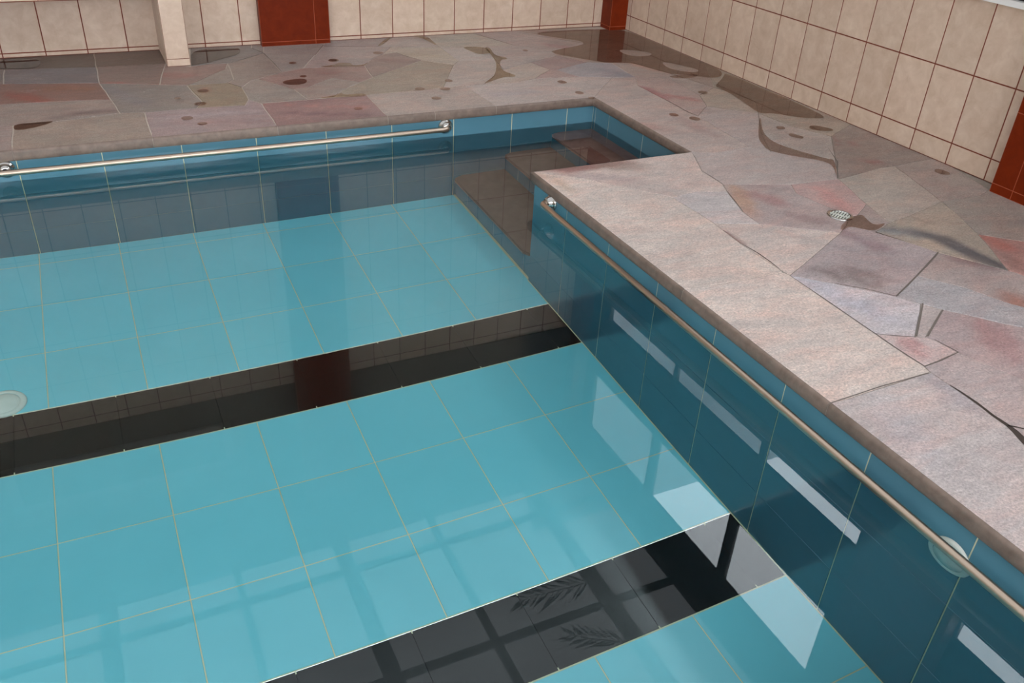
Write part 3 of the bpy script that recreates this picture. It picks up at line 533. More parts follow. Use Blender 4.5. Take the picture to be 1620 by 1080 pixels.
def build_deck():
    vs=[];fs=[];ms=[];cs=[]
    def emit(pts,mi,cols):
        n=len(vs); vs.extend(pts); fs.append(tuple(range(n,n+len(pts)))); ms.append(mi); cs.append(cols)
    # mortar bed
    for a,b in (((-8.9,-.006),(2.25,1.86)),((.963,-1.06),(2.25,-.006)),((.006,-7.3),(2.25,-1.06)),((-8.9,-7.3),(.006,-4.406)),((-8.9,-4.406),(-7.006,-.006))):
        (x0,y0),(x1,y1)=a,b
        emit([(x0,y0,-.003),(x1,y0,-.003),(x1,y1,-.003),(x0,y1,-.003)],(2 if b[1]>1 and a[1]>-.1 else 1),[(1,1,1)]*4)
    for si,(P,c) in enumerate(STONES+EXTRA):
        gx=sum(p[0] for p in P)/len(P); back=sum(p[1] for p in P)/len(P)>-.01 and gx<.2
        f=.93 if gx<-1.5 else (.97 if back else 1.05); kk=.80 if back else .60  # dimmer light at the far left is put into the stone colour
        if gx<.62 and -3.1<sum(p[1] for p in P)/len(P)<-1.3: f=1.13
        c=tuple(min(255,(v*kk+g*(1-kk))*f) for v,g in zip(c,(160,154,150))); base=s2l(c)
        # subdivide and roughen the outline
        Q=[]
        n=len(P)
        for i in range(n):
            a,b=P[i],P[(i+1)%n]
            L=math.hypot(b[0]-a[0],b[1]-a[1])
            if L<.004: continue
            k=max(1,int(L/.06))
            e=on_edge(a) and on_edge(b)
            for j in range(k):
                x=a[0]+(b[0]-a[0])*j/k; y=a[1]+(b[1]-a[1])*j/k
                if e or on_edge((x,y)): Q.append((x,y))
                else: Q.append(wob(x,y))
        hole=random.uniform(-.0008,.0008)
        R=offset_poly(Q,.0032 if back else .0019)
        # keep the pool edge flush (no gap to the nosing)
        R=[q if (on_edge(q)) else r for q,r in zip(Q,R)]
        T=offset_poly(R,.0016)
        T=[q if (on_edge(q)) else t for q,t in zip(Q,T)]
        b=bmesh.new()
        try: f=b.faces.new([b.verts.new((x,y,0)) for x,y in T])
        except ValueError: b.free(); continue
        f.normal_update()
        if f.normal.z<0: f.normal_flip()
        bmesh.ops.triangulate(b,faces=b.faces[:])
        bmesh.ops.join_triangles(b,faces=b.faces[:],angle_face_threshold=.1,angle_shape_threshold=3.14)
        xs=[t[0] for t in T]; ys=[t[1] for t in T]
        st=.05
        x=math.ceil(min(xs)/st)*st
        while x<max(xs):
            bmesh.ops.bisect_plane(b,geom=b.verts[:]+b.edges[:]+b.faces[:],plane_co=(x,0,0),plane_no=(1,0,0)); x+=st
        y=math.ceil(min(ys)/st)*st
        while y<max(ys):
            bmesh.ops.bisect_plane(b,geom=b.verts[:]+b.edges[:]+b.faces[:],plane_co=(0,y,0),plane_no=(0,1,0)); y+=st
        def colour(x,y):
            r,g,bb=base
            for (bx,by,rx,ry,ang,bc,k,ids) in BLOBS:
                if ids is not None and si not in ids: continue
                dx,dy=x-bx,y-by; ca,sa=math.cos(ang),math.sin(ang)
                u=(dx*ca+dy*sa)/rx; v=(-dx*sa+dy*ca)/ry
                d=u*u+v*v
                d+= .5*noise.noise(Vector((x*9,y*9,si)))
                if d<1.6:
                    t=k*min(1,max(0,(1.6-d)/1.1)); t=t*t*(3-2*t) if t<1 else 1
                    q=s2l(bc); r,g,bb=r+(q[0]-r)*t,g+(q[1]-g)*t,bb+(q[2]-bb)*t
            return (r,g,bb)
        for f in b.faces:
            pts=[v.co for v in f.verts]
            if f.normal.z<0: pts=pts[::-1]
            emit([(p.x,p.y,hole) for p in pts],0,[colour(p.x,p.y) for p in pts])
        b.free()
        n=len(T)
        for i in range(n):
            j=(i+1)%n
            if on_edge(Q[i]) and on_edge(Q[j]): continue
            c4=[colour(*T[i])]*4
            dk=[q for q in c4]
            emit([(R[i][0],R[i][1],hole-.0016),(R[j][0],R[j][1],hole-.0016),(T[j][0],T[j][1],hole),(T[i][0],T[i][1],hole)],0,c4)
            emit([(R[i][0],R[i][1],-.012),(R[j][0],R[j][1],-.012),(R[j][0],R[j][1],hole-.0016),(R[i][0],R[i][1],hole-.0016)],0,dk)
    for ci,C in enumerate(CRACKS):
        Lf=[];Rt=[]
        for i,(x,y,w_) in enumerate(C):
            p0=Vector(C[max(i-1,0)][:2]); p1=Vector(C[min(i+1,len(C)-1)][:2]); d_=(p1-p0).normalized(); n_=Vector((-d_.y,d_.x))
            w_*=.5; q_=Vector((x,y))+n_*noise.noise(Vector((x*40,y*40,1)))*.002
            Lf.append(q_+n_*w_); Rt.append(q_-n_*w_)
        for i in range(len(C)-1):
            emit([(Rt[i].x,Rt[i].y,.0011),(Rt[i+1].x,Rt[i+1].y,.0011),(Lf[i+1].x,Lf[i+1].y,.0011),(Lf[i].x,Lf[i].y,.0011)],(3 if ci in (0,1,2,3,7) else 4),[(1,1,1)]*4)
    me=bpy.data.meshes.new('pool_deck'); me.from_pydata(vs,[],fs)
    me.materials.append(M_STONE); me.materials.append(M_MORTAR); me.materials.append(M_PALEMORTAR); me.materials.append(M_CRACK); me.materials.append(M_DARKMORTAR)
    ca=me.color_attributes.new('col','FLOAT_COLOR','CORNER'); d=[]
    for c in cs:
        for q in c: d += [q[0],q[1],q[2],1]
    ca.data.foreach_set('color',d); me.polygons.foreach_set('material_index',ms)
    b=bmesh.new(); b.from_mesh(me); bmesh.ops.remove_doubles(b,verts=b.verts,dist=1e-5); b.to_mesh(me); b.free()
    o=bpy.data.objects.new('floor',me); COL.objects.link(o); return struct(o)
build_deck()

# rounded nosing of the coping stones, following the pool outline with mitred corners
def nosing():
    mb=MB()
    ov=.019
    prof=[(-.007,0.0006)]
    r=.012
    for k in range(1,6):
        a=math.pi/2*k/5; prof.append((-.007-r*math.sin(a), -r+r*math.cos(a)))
    prof += [(-ov-.001,-.030),(-ov+.002,-.046),(-ov+.008,-.054),(-.004,ZC),(.02,ZC)]
    path=[(POOL_L,0),(XA,0),(XA,YA),(0,YA),(0,POOL_F),(POOL_L,POOL_F)]
    n=len(path)
    def frame(i):
        a,b,c=Vector(path[i-1]),Vector(path[i]),Vector(path[(i+1)%n])
        d1=(b-a).normalized(); d2=(c-b).normalized()
        n1=Vector((-d1.y,d1.x)); n2=Vector((-d2.y,d2.x))   # away from the water (path runs clockwise)
        m=(n1+n2); return m/(m.dot(n1))
    joints={0:[-4.2,-3.1,-2.319,-1.680,-1.042,-.417,-.13,.264],3:[-2.359,-3.150,-4.0],1:[],2:[],4:[-1,-2.2,-3.3,-4.4,-5.5],5:[-3,-2,-1]}
    for i in range(n):
        a,b=Vector(path[i]),Vector(path[(i+1)%n]); fa,fb=frame(i),frame((i+1)%n)
        ax=0 if abs(b.x-a.x)>abs(b.y-a.y) else 1
        ts=sorted({0.0,1.0}|{(j-a[ax])/(b[ax]-a[ax]) for j in joints[i] if 0<(j-a[ax])/(b[ax]-a[ax])<1})
        L=(b-a).length
        for s in range(len(ts)-1):
            t0=ts[s]+(.0015/L if s else 0); t1=ts[s+1]-(.0015/L if s<len(ts)-2 else 0)
            c=(random.random(),random.random(),random.random())
            m=max(1,int((t1-t0)*L/.07))
            for q in range(m):
                ua=t0+(t1-t0)*q/m; ub=t0+(t1-t0)*(q+1)/m
                for k in range(len(prof)-1):
                    pts=[]
                    for (u,pk) in ((ua,k),(ub,k),(ub,k+1),(ua,k+1)):
                        P=a.lerp(b,u); f=fa.lerp(fb,u) if 0<u<1 else (fa if u<=0 else fb)
                        # straight offset away from the mitres
                        d=(b-a).normalized(); nn=Vector((-d.y,d.x))
                        f=nn if 0<u<1 else f
                        o_=prof[pk][0]
                        w_=noise.noise(Vector((P.x*5,P.y*5,pk*.3)))*.0016 if 0<u<1 and pk not in (0,len(prof)-1,len(prof)-2) else 0
                        X=P+f*(o_+w_)
                        pts.append((X.x,X.y,prof[pk][1]))
                    mb.face(pts,0,c,smooth=True)
    # mortar core seen in the joints
    core=[(.02,.0-.003),(-.010,-.004),(-.016,-.012),(-.0165,-.030),(-.012,-.048),(.02,ZC+.001)]
    for i in range(n):
        a,b=Vector(path[i]),Vector(path[(i+1)%n]); fa,fb=frame(i),frame((i+1)%n)
        for k in range(len(core)-1):
            mb.face([((P+f*core[q][0]).x,(P+f*core[q][0]).y,core[q][1]) for P,f,q in ((a,fa,k),(b,fb,k),(b,fb,k+1),(a,fa,k+1))],1)
    o=mb.build('trim_1',[M_NOSE,M_MORTAR]); return struct(o)
nosing()

# ------------------------------------------------------------------ pool shell
PP=.385
def pool_shell():
    rows=[ZF,-.822,-.437,ZC+.004]
    # floor with the two black lane markings
    mb=MB()
    xs=[POOL_L]+[ -.4065-.3832*i for i in range(17,-1,-1) if -.4065-.3832*i>POOL_L+.05]+[0]
    def rowset(ys,m,gap):
        tiles(mb,(0,0,ZF),(1,0,0),(0,1,0),xs,ys,gap,mi=m,gi=1 if m==0 else 3)
    rowset([-1.3088,-.9112,-.5137,-.1162,0.0],0,.0042)
    rowset([-2.8504,-2.463,-2.0655,-1.6679],0,.0042)
    rowset([POOL_F,-3.97,-3.573,-3.1754],0,.0042)
    xb=[POOL_L]+[-.535-.3832*i for i in range(16,-1,-1)]+[-.13,0]
    for y0,y1 in ((-1.6679,-1.3088),(-3.1754,-2.8504)):
        tiles(mb,(0,0,ZF),(1,0,0),(0,1,0),xb,[y0+.0022,y1-.0022],(.0004,.0),mi=2,gi=3)
        for y in (y0,y1):
            mb.face([(POOL_L,y-.0026,ZF+.0012),(0,y-.0026,ZF+.0012),(0,y+.0026,ZF+.0012),(POOL_L,y+.0026,ZF+.0012)],1)
        for x in xb[1:-1]:   # chips of pale grout where the lane tiles meet
            for y,s in ((y0,1),(y1,-1)):
                mb.face([(x-.0025,y,ZF+.0022),(x+.0025,y,ZF+.0022),(x+.002,y+s*.012,ZF+.0022),(x-.002,y+s*.012,ZF+.0022)],1)
    # floor under the stairs
    mb.face([(0,YA,ZF),(XA,YA,ZF),(XA,0,ZF),(0,0,ZF)],1)
    struct(mb.build('pool_floor',[M_FLOORTILE,M_CREAM,M_BLACKTILE,M_BLACKGROUT]))
    g=(.0040,.0016)
    # far wall (faces -y)
    mb=MB()
    xs=sorted([.765-PP*i for i in range(21) if .765-PP*i>POOL_L+.05]+[XA,POOL_L])
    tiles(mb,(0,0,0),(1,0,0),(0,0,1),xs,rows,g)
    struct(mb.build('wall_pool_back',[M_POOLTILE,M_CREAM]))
    # right wall (faces -x)
    mb=MB()
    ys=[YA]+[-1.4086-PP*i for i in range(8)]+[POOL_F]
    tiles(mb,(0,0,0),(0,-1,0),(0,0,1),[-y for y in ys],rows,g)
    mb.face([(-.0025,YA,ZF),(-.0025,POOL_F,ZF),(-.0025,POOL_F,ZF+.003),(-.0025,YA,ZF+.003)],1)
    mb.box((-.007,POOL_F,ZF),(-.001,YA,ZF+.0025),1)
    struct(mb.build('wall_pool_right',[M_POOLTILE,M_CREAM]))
    # alcove walls
    mb=MB()
    tiles(mb,(XA,0,0),(0,-1,0),(0,0,1),[0,.030,.194,.579,.964,-YA],rows,g)
    struct(mb.build('wall_alcove_right',[M_POOLTILE,M_CREAM]))
    mb=MB()
    tiles(mb,(0,YA,0),(-1,0,0),(0,0,1),[-XA,-.77,-.385,0],rows,g)
    struct(mb.build('wall_alcove_near',[M_POOLTILE,M_CREAM]))
    # left and front walls (outside the picture)
    mb=MB()
    tiles(mb,(POOL_L,0,0),(0,1,0),(0,0,1),frange(POOL_F,0,PP),rows,g)
    struct(mb.build('wall_pool_left',[M_POOLTILE,M_CREAM]))
    mb=MB()
    tiles(mb,(0,POOL_F,0),(-1,0,0),(0,0,1),frange(0,-POOL_L,PP),rows,g)
    struct(mb.build('wall_pool_front',[M_POOLTILE,M_CREAM]))
pool_shell()

# water: a body that runs a little into the walls so that it meets them without a gap
def water():
    mb=MB(); e=.006; zb=ZF-.006
    P=[(POOL_L-e,POOL_F-e),(e,POOL_F-e),(e,YA-e),(XA+e,YA-e),(XA+e,e),(POOL_L-e,e)]
    mb.face([(x,y,ZW) for x,y in P]); mb.face([(x,y,zb) for x,y in P][::-1])
    for i in range(6):
        a,b=P[i],P[(i+1)%6]
        mb.face([(a[0],a[1],zb),(b[0],b[1],zb),(b[0],b[1],ZW),(a[0],a[1],ZW)])
    o=mb.build('pool_water',M_WATER)
    tag(o,'still clear water filling the blue tiled pool','water',kind='stuff')
water()

# ------------------------------------------------------------------ stairs in the alcove
def stairs():
    root=empty('pool_steps',(.48,-.53,ZF),'three submerged brown stone steps with blue tiled risers in the pool corner','steps')
    y0,y1=-.003,YA+.003
    for k,(xr,xe,zt,m) in enumerate(((.012,.345,-.83,M_TREAD),(.345,.665,-.56,M_TREAD),(.665,XA-.003,-.295,M_TREADRED))):
        nx=xr-.028
        ch=.055
        poly=[(nx+ch,y0),(xe-.001,y0),(xe-.001,y1),(nx+ch,y1),(nx,y1+ch*(1.0)),(nx,y0-ch)]
        poly=[(nx+ch,y0-.0),(xe,y0),(xe,y1),(nx+ch*.9,y1),(nx+ch*.35,y1+ch*.35),(nx,y1+ch),(nx,y0-ch),(nx+ch*.35,y0-ch*.35)]
        bm=bmesh.new(); f=bm.faces.new([bm.verts.new((x,y,zt)) for x,y in poly])
        f.normal_update()
        if f.normal.z<0: f.normal_flip()
        r=bmesh.ops.extrude_face_region(bm,geom=[f]); vv=[v for v in r['geom'] if isinstance(v,bmesh.types.BMVert)]
        for v in vv: v.co.z-=.03
        bmesh.ops.recalc_face_normals(bm,faces=bm.faces)
        ed=[e for e in bm.edges if all(abs(v.co.z-zt)<1e-5 for v in e.verts) and max(v.co.x for v in e.verts)<xe-.01]
        bmesh.ops.bevel(bm,geom=ed,offset=.008,segments=3,affect='EDGES')
        me=bpy.data.meshes.new('tread'); bm.to_mesh(me); bm.free(); me.materials.append(m)
        me.color_attributes.new('col','FLOAT_COLOR','CORNER')
        t=bpy.data.objects.new('tread',me); COL.objects.link(t); t.parent=root; t.matrix_parent_inverse=Matrix.Translation(-root.location)
        mb=MB(); zb=[ZF+.003,-.83,-.56][k]
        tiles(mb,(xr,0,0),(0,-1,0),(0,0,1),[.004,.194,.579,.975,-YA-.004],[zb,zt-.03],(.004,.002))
        mb.box((xr,y1,zb-.02),(xe if k<2 else XA-.004,y0,zt-.031),1)
        if k==0: mb.box((xr-.007,y1,ZF+.002),(xr-.001,y0,ZF+.006),1)
        mb.build('riser',[M_POOLTILE,M_CREAM],root)
stairs()

# ------------------------------------------------------------------ grab rails
def arc(c,a,b,r,n=7):
    """quarter bend at corner c between directions a (incoming from) and b (outgoing to)"""
    c=Vector(c);a=Vector(a);b=Vector(b); out=[]
    o=c+a*r+b*r
    for k in range(n+1):
        t=math.pi/2*k/n
        out.append(o-b*r*math.cos(t)-a*r*math.sin(t))
    return out
FL=[(.044,0),(.044,.005),(.042,.009),(.036,.013),(.031,.020),(.027,.030),(.023,.036),(.0155,.038)]
def rail(name,label,ends,O,D,Nn,z,mids=(),slope=0):
    """bar along D from O, standing off the wall along Nn"""
    root=empty(name,(O[0],O[1],z),label,'grab rail','grab rails on the pool walls')
    D=Vector(D)+Vector((0,0,-slope));Nn=Vector(Nn); a,b=ends; off=.062; r=.0145
    A=Vector((O[0],O[1],z))+D*a; B=Vector((O[0],O[1],z))+D*b
    path=[A,A+Nn*.02]+arc(A+Nn*off,-Nn,D,.026)+[A.lerp(B,t)+Nn*off for t in (.2,.4,.6,.8)]+arc(B+Nn*off,-D,-Nn,.026)+[B+Nn*.02,B]
    mb=MB(); mb.tube(path,r,18); mb.build('bar',M_STEEL,root)
    for t in (a,b)+tuple(mids):
        P=Vector((O[0],O[1],z))+D*t
        mb=MB(); mb.lathe(P+Nn*.002,Nn,FL,36); mb.build('wall_flange',M_CHROME,root)
        if t in mids:
            mb=MB(); mb.tube([P+Nn*.02,P+Nn*(off)],.009,14); mb.build('support_stub',M_CHROME,root)
rail('grab_rail','long steel grab rail on the far pool wall under the deck edge',(.060,4.6),(0,0),(-1,0,0),(0,-1,0),-.094,mids=(2.368,))
rail('grab_rail','long steel grab rail on the right pool wall running towards the viewer',(1.262,4.25),(0,0),(0,-1,0),(-1,0,0),-.066,slope=.0115)

# ------------------------------------------------------------------ pool fittings
def wall_inlet():
    root=empty('pool_inlet_cover',(0,-3.672,-.190),'round white cover on the right pool wall behind the grab rail, half under water','pool inlet')
    mb=MB(); mb.lathe((-.0018,-3.672,-.190),(-1,0,0),[(.069,0),(.069,.006),(.065,.010),(.052,.0115),(.050,.0095)],48); mb.build('outer_ring',M_WHITEPLASTIC,root)
    mb=MB(); mb.lathe((-.0018,-3.672,-.190),(-1,0,0),[(.050,.0075),(.047,.0125),(.02,.015),(.0,.0152)],48); mb.build('cap',M_WHITEPLASTIC,root)
wall_inlet()
def floor_inlet():
    c=(-2.487,-1.228,ZF+.0018)
    root=empty('pool_outlet_cover',c,'round white cover on the pool floor against the black lane line','pool outlet')
    mb=MB(); mb.lathe(c,(0,0,1),[(.088,0),(.088,.004),(.083,.009),(.066,.011),(.064,.009)],48); mb.build('outer_ring',M_WHITEPLASTIC,root)
    mb=MB(); mb.lathe(c,(0,0,1),[(.064,.007),(.060,.012),(.02,.014),(0,.0142)],48); mb.build('cap',M_WHITEPLASTIC,root)
floor_inlet()
def floor_drain():
    c=Vector((1.112,-2.006,.0012))
    root=empty('floor_drain',c,'small round slotted metal floor drain set in the stone deck','floor drain')
    mb=MB(); mb.lathe(c,(0,0,1),[(.060,0),(.059,.003),(.055,.0042),(.046,.0036),(.045,.001)],40); mb.build('rim',M_CHROME,root)
    mb=MB(); mb.lathe(c,(0,0,1),[(.0455,.0),(.0,.0)],40); mb.build('drain_hole',M_DARKVOID,root)
    mb=MB(); R=.0455; h0,h1=.0006,.0034
    ang=.5; ca,sa=math.cos(ang),math.sin(ang)
    def bar(u0,u1,v,wd):
        P=[(u0,v-wd),(u1,v-wd),(u1,v+wd),(u0,v+wd)]
        mb.prism([(c.x+u*ca-q*sa,c.y+u*sa+q*ca) for u,q in P],c.z+h0,c.z+h1)
    for k in range(-3,4):
        v=k*.0125; hw=math.sqrt(max(0,R*R-v*v))
        bar(-hw,hw,v,.0032)
    P=[(-.004,-R),(.004,-R),(.004,R),(-.004,R)]
    mb.prism([(c.x+u*ca-q*sa,c.y+u*sa+q*ca) for u,q in P],c.z+h0,c.z+h1)
    mb.build('grate',M_WHITEPLASTIC,root)
floor_drain()

# ------------------------------------------------------------------ room walls
def wall_back():
    mb=MB()
    P=.25; TH=.3588; hb=.0278
    xs=sorted([XW-.2302-P*k for k in range(9)])
    zs=[0,hb]+[hb+TH*k for k in range(1,8) if hb+TH*k<2.6]+[2.62]
    tiles(mb,(0,YW,0),(1,0,0),(0,0,1),[-.30]+xs+[XW],zs,.0068,h=.0015)
    xl=[XW-.2302-P*8-.868-P*k for k in range(0,36)]
    xl=sorted([x for x in xl if ROOM_L<x<-.35 and x<-.62])
    tiles(mb,(0,YW,0),(1,0,0),(0,0,1),[ROOM_L]+xl+[-.30],zs,.0068,h=.0015)
    mb.box((ROOM_L,YW+.001,0),(XW+.2,YW+.2,2.62),2)
    mb.box((ROOM_L,YW-.02,2.62),(XW,YW+.2,CEIL),3)
    mb.box((ROOM_L,YW-.03,2.87),(-1.25,YW-.02,3.5),4)
    struct(mb.build('wall_back',[M_WALLTILE,M_REDGROUT,M_PLASTER,M_DARKWALL,M_TAUPE]))
wall_back()
def wall_right():
    mb=MB(); P=.25; TH=.3588; h1=.1161
    ys=[-YW]+[-(YW-.4585-P*k) for k in range(-1,36)]
    ys=[y for y in ys if y<-ROOM_F-.02]+[-ROOM_F]
    ztop=h1+2*TH
    tiles(mb,(XW,0,0),(0,-1,0),(0,0,1),ys,[0,h1,h1+TH,ztop],.0068,h=.0015)
    mb.box((XW+.001,ROOM_F,0),(XW+.2,YW+.2,ztop),2)
    D=3
    mb.box((XW,ROOM_F,2.35),(XW+.05,YW,3.04),D)             # spandrel beam between the two rows of windows
    mb.box((XW,ROOM_F,3.74),(XW+.05,YW,CEIL),D)             # head beam
    for a,b,z0,z1 in ((-2.74,-1.92,ztop,2.35),(-2.74,-1.87,3.04,3.74),(1.36,YW,ztop,2.35),(1.5,YW,3.04,3.74),(-5.7,-4.88,ztop,3.74),(ROOM_F,-7.3,ztop,3.74)):
        mb.box((XW,a,z0),(XW+.05,b,z1),D)
    struct(mb.build('wall_right',[M_WALLTILE,M_REDGROUT,M_PLASTER,M_DARKWALL]))
    mb=MB(); mb.box((XW-.035,ROOM_F,ztop),(XW+.2,YW,ztop+.028),0); o=mb.build('trim_2',M_WHITE); struct(o)
wall_right()
def window(n,y0,y1,z0,z1,divs=(),transom=None,glassm=M_CLEAR,low=M_DARKGLASS,fw=.03):
    mb=MB(); x0,x1=XW+.006,XW+.036
    def rect(a,b,c,d): mb.box((x0,a,c),(x1,b,d),0)
    rect(y0,y1,z0,z0+fw); rect(y0,y1,z1-.004,z1); rect(y0,y0+.004,z0,z1); rect(y1-.004,y1,z0,z1)
    for a,b in divs: rect(a,b,z0,z1)
    if transom: rect(y0,y1,*transom)
    fr=struct(mb.build('window_%d'%n,[M_DARKBEAM]))
    zsplit=transom[1] if transom else z0
    g=MB(); g.box((x0+.012,y0+.002,zsplit),(x0+.018,y1-.002,z1-.002)); g.build('pane',[glassm],fr)
    if transom:
        g=MB(); g.box((x0+.012,y0+.002,z0+fw),(x0+.018,y1-.002,transom[0])); g.build('pane',[low],fr)
ZT=.834+.028
window(1,-1.92,1.36,ZT,2.35,divs=((-.95,-.88),(.23,.28)),transom=(2.05,2.18))
window(2,-1.87,1.5,3.04,3.74,divs=((-.85,-.74),(.30,.42)),fw=.01)
window(3,-4.88,-2.74,ZT,2.35,divs=((-3.85,-3.78),),transom=(2.05,2.18))
window(4,-4.88,-2.74,3.04,3.74,divs=((-3.85,-3.74),),fw=.01)
window(5,-7.3,-5.7,ZT,2.35,divs=((-6.5,-6.45),),transom=(2.05,2.18))
window(6,-7.3,-5.7,3.04,3.74,divs=((-6.5,-6.42),),fw=.01)
# high window on the back wall with a white frame
def back_window():
    mb=MB(); y0,y1=YW-.06,YW-.031
    def rect(a,b,c,d): mb.box((a,y0,c),(b,y1,d),0)
    rect(-3.14,-1.36,2.86,2.93); rect(-3.14,-1.36,3.26,3.32); rect(-3.14,-3.06,2.86,3.32); rect(-1.44,-1.36,2.86,3.32)
    fr=struct(mb.build('window_7',[M_NEIGH]))
    g=MB(); g.box((-3.06,YW-.045,2.93),(-1.44,YW-.039,3.26)); g.build('pane',[M_BLACKTILE],fr)
back_window()

# unseen sides of the room: solid left, front openings added to light the back wall
def wall_left():
    mb=MB(); mb.box((ROOM_L-.2,ROOM_F,0),(ROOM_L,YW,CEIL),0)
    struct(mb.build('wall_left',M_PLASTER))
wall_left()
def wall_front():
    mb=MB(); mb.box((ROOM_L,ROOM_F-.2,0),(XW,ROOM_F,.9),0); mb.box((ROOM_L,ROOM_F-.2,2.9),(XW,ROOM_F,CEIL),0)
    for x in (ROOM_L,-6,-3,-.3,XW-.3): mb.box((x,ROOM_F-.2,.9),(x+.8 if x<1 else XW,ROOM_F,2.9),0)
    struct(mb.build('wall_front',M_PLASTER))
wall_front()

# glazed roof on dark steel
def ceiling():
    mb=MB()
    mb.box((ROOM_L,1.24,CEIL),(XW+.2,YW+.2,CEIL+.15),1)
    mb.box((2.07,ROOM_F,CEIL),(XW+.08,1.24,CEIL+.15),1)
    def beam(x0,x1,d): mb.box((x0,ROOM_F,CEIL-d),(x1,1.24,CEIL+.004),0)
    for k in range(5):
        beam(1.25-1.96*k,1.39-1.96*k,.05)
        if 1: beam(.21-1.96*k-(.0 if k else 0)+( .16 if k else 0),.28-1.96*k+(.16 if k else 0),.03)
    for k in range(7):
        y=.69-1.21*k
        mb.box((ROOM_L,y,CEIL-.02),(2.07,y+.075,CEIL+.004),0)
    o=struct(mb.build('ceiling',[M_DARKBEAM,M_DARKWALL]))
    g=MB(); g.face([(ROOM_L,ROOM_F,CEIL+.006),(2.1,ROOM_F,CEIL+.006),(2.1,1.26,CEIL+.006),(ROOM_L,1.26,CEIL+.006)])
    g.build('roof_sheet',[M_ROOF],o)
ceiling()

# ------------------------------------------------------------------ red tiled columns
def column(label,x0,x1,y0,y1,faces,vx,zs0,top=CEIL):
    mb=MB(); TH=.3588
    zs=[0,zs0]+[zs0+TH*k for k in range(1,11)]+[top]
    mb.box((x0,y0,0),(x1,y1,top),1)
    if 'f' in faces: tiles(mb,(0,y0-.0005,0),(1,0,0),(0,0,1),[x0]+vx.get('f',[])+[x1],zs,.0035,h=.0015,base=False)
    if 'l' in faces: tiles(mb,(x0-.0005,0,0),(0,-1,0),(0,0,1),[-y1]+vx.get('l',[])+[-y0],zs,.0035,h=.0015,base=False)
    if 'r' in faces: tiles(mb,(x1+.0005,0,0),(0,1,0),(0,0,1),[y0,y1],zs,.0035,h=.0015,base=False)
    if 'b' in faces: tiles(mb,(0,y1+.0005,0),(-1,0,0),(0,0,1),[-x1,-x0],zs,.0035,h=.0015,base=False)
    o=mb.build('tiled_column',[M_REDTILE,M_ORGROUT])
    tag(o,label,'column','red tiled columns against the walls')
column('wide red tiled column against the back wall beside the bench leg',-.760,-.270,1.745,YW-.002,'flr',{'f':[-.375]},.028)
column('red tiled column in the far corner where the two beige walls meet',2.055,XW-.002,1.655,YW-.004,'fl',{},.028)
column('red tiled column against the right wall at the right edge of the picture',2.105,XW-.002,-2.73,-2.02,'lfb',{'l':[2.14,2.45]},.045)

# ------------------------------------------------------------------ tiled bench
def bench():
    root=empty('tiled_bench',(-2.9,1.58,0),'beige tiled bench along the back wall at the upper left, on tiled leg slabs','bench')
    mb=MB(); x0,x1,y0,y1,z0,z1=-4.6,-1.299,1.360,YW-.002,.420,.50
    mb.box((x0,y0,z0),(x1,y1,z1),1)
    tiles(mb,(0,y0-.0005,0),(1,0,0),(0,0,1),frange(x0,x1,.25),[z0+.003,z1],.004,h=.0015,base=False)
    tiles(mb,(0,0,z1+.0005),(1,0,0),(0,1,0),frange(x0,x1,.25),[y0,y0+.36,y1],.004,h=.0015,base=False)
    tiles(mb,(x1+.0005,0,0),(0,1,0),(0,0,1),[y0,y1],[z0,z1],.004,h=.0015,base=False)
    mb.build('seat_slab',[M_WALLTILE,M_REDGROUT],root)
    for xa in (-1.441,-3.0,-4.6):
        xb=xa+.141; mb=MB(); mb.box((xa,y0,0),(xb,y1,z0-.0005),1)
        zs=[0,.045,z0]
        tiles(mb,(0,y0-.0005,0),(1,0,0),(0,0,1),[xa,xb],zs,.0032,h=.0015,base=False)
        tiles(mb,(xa-.0005,0,0),(0,-1,0),(0,0,1),[-y1,-y0-.25,-y0] if False else [-y1,-(y0+.25),-y0],zs,.0032,h=.0015,base=False)
        tiles(mb,(xb+.0005,0,0),(0,1,0),(0,0,1),[y0,y0+.25,y1],zs,.0032,h=.0015,base=False)
        mb.build('leg',[M_WALLTILE,M_REDGROUT],root)
bench()

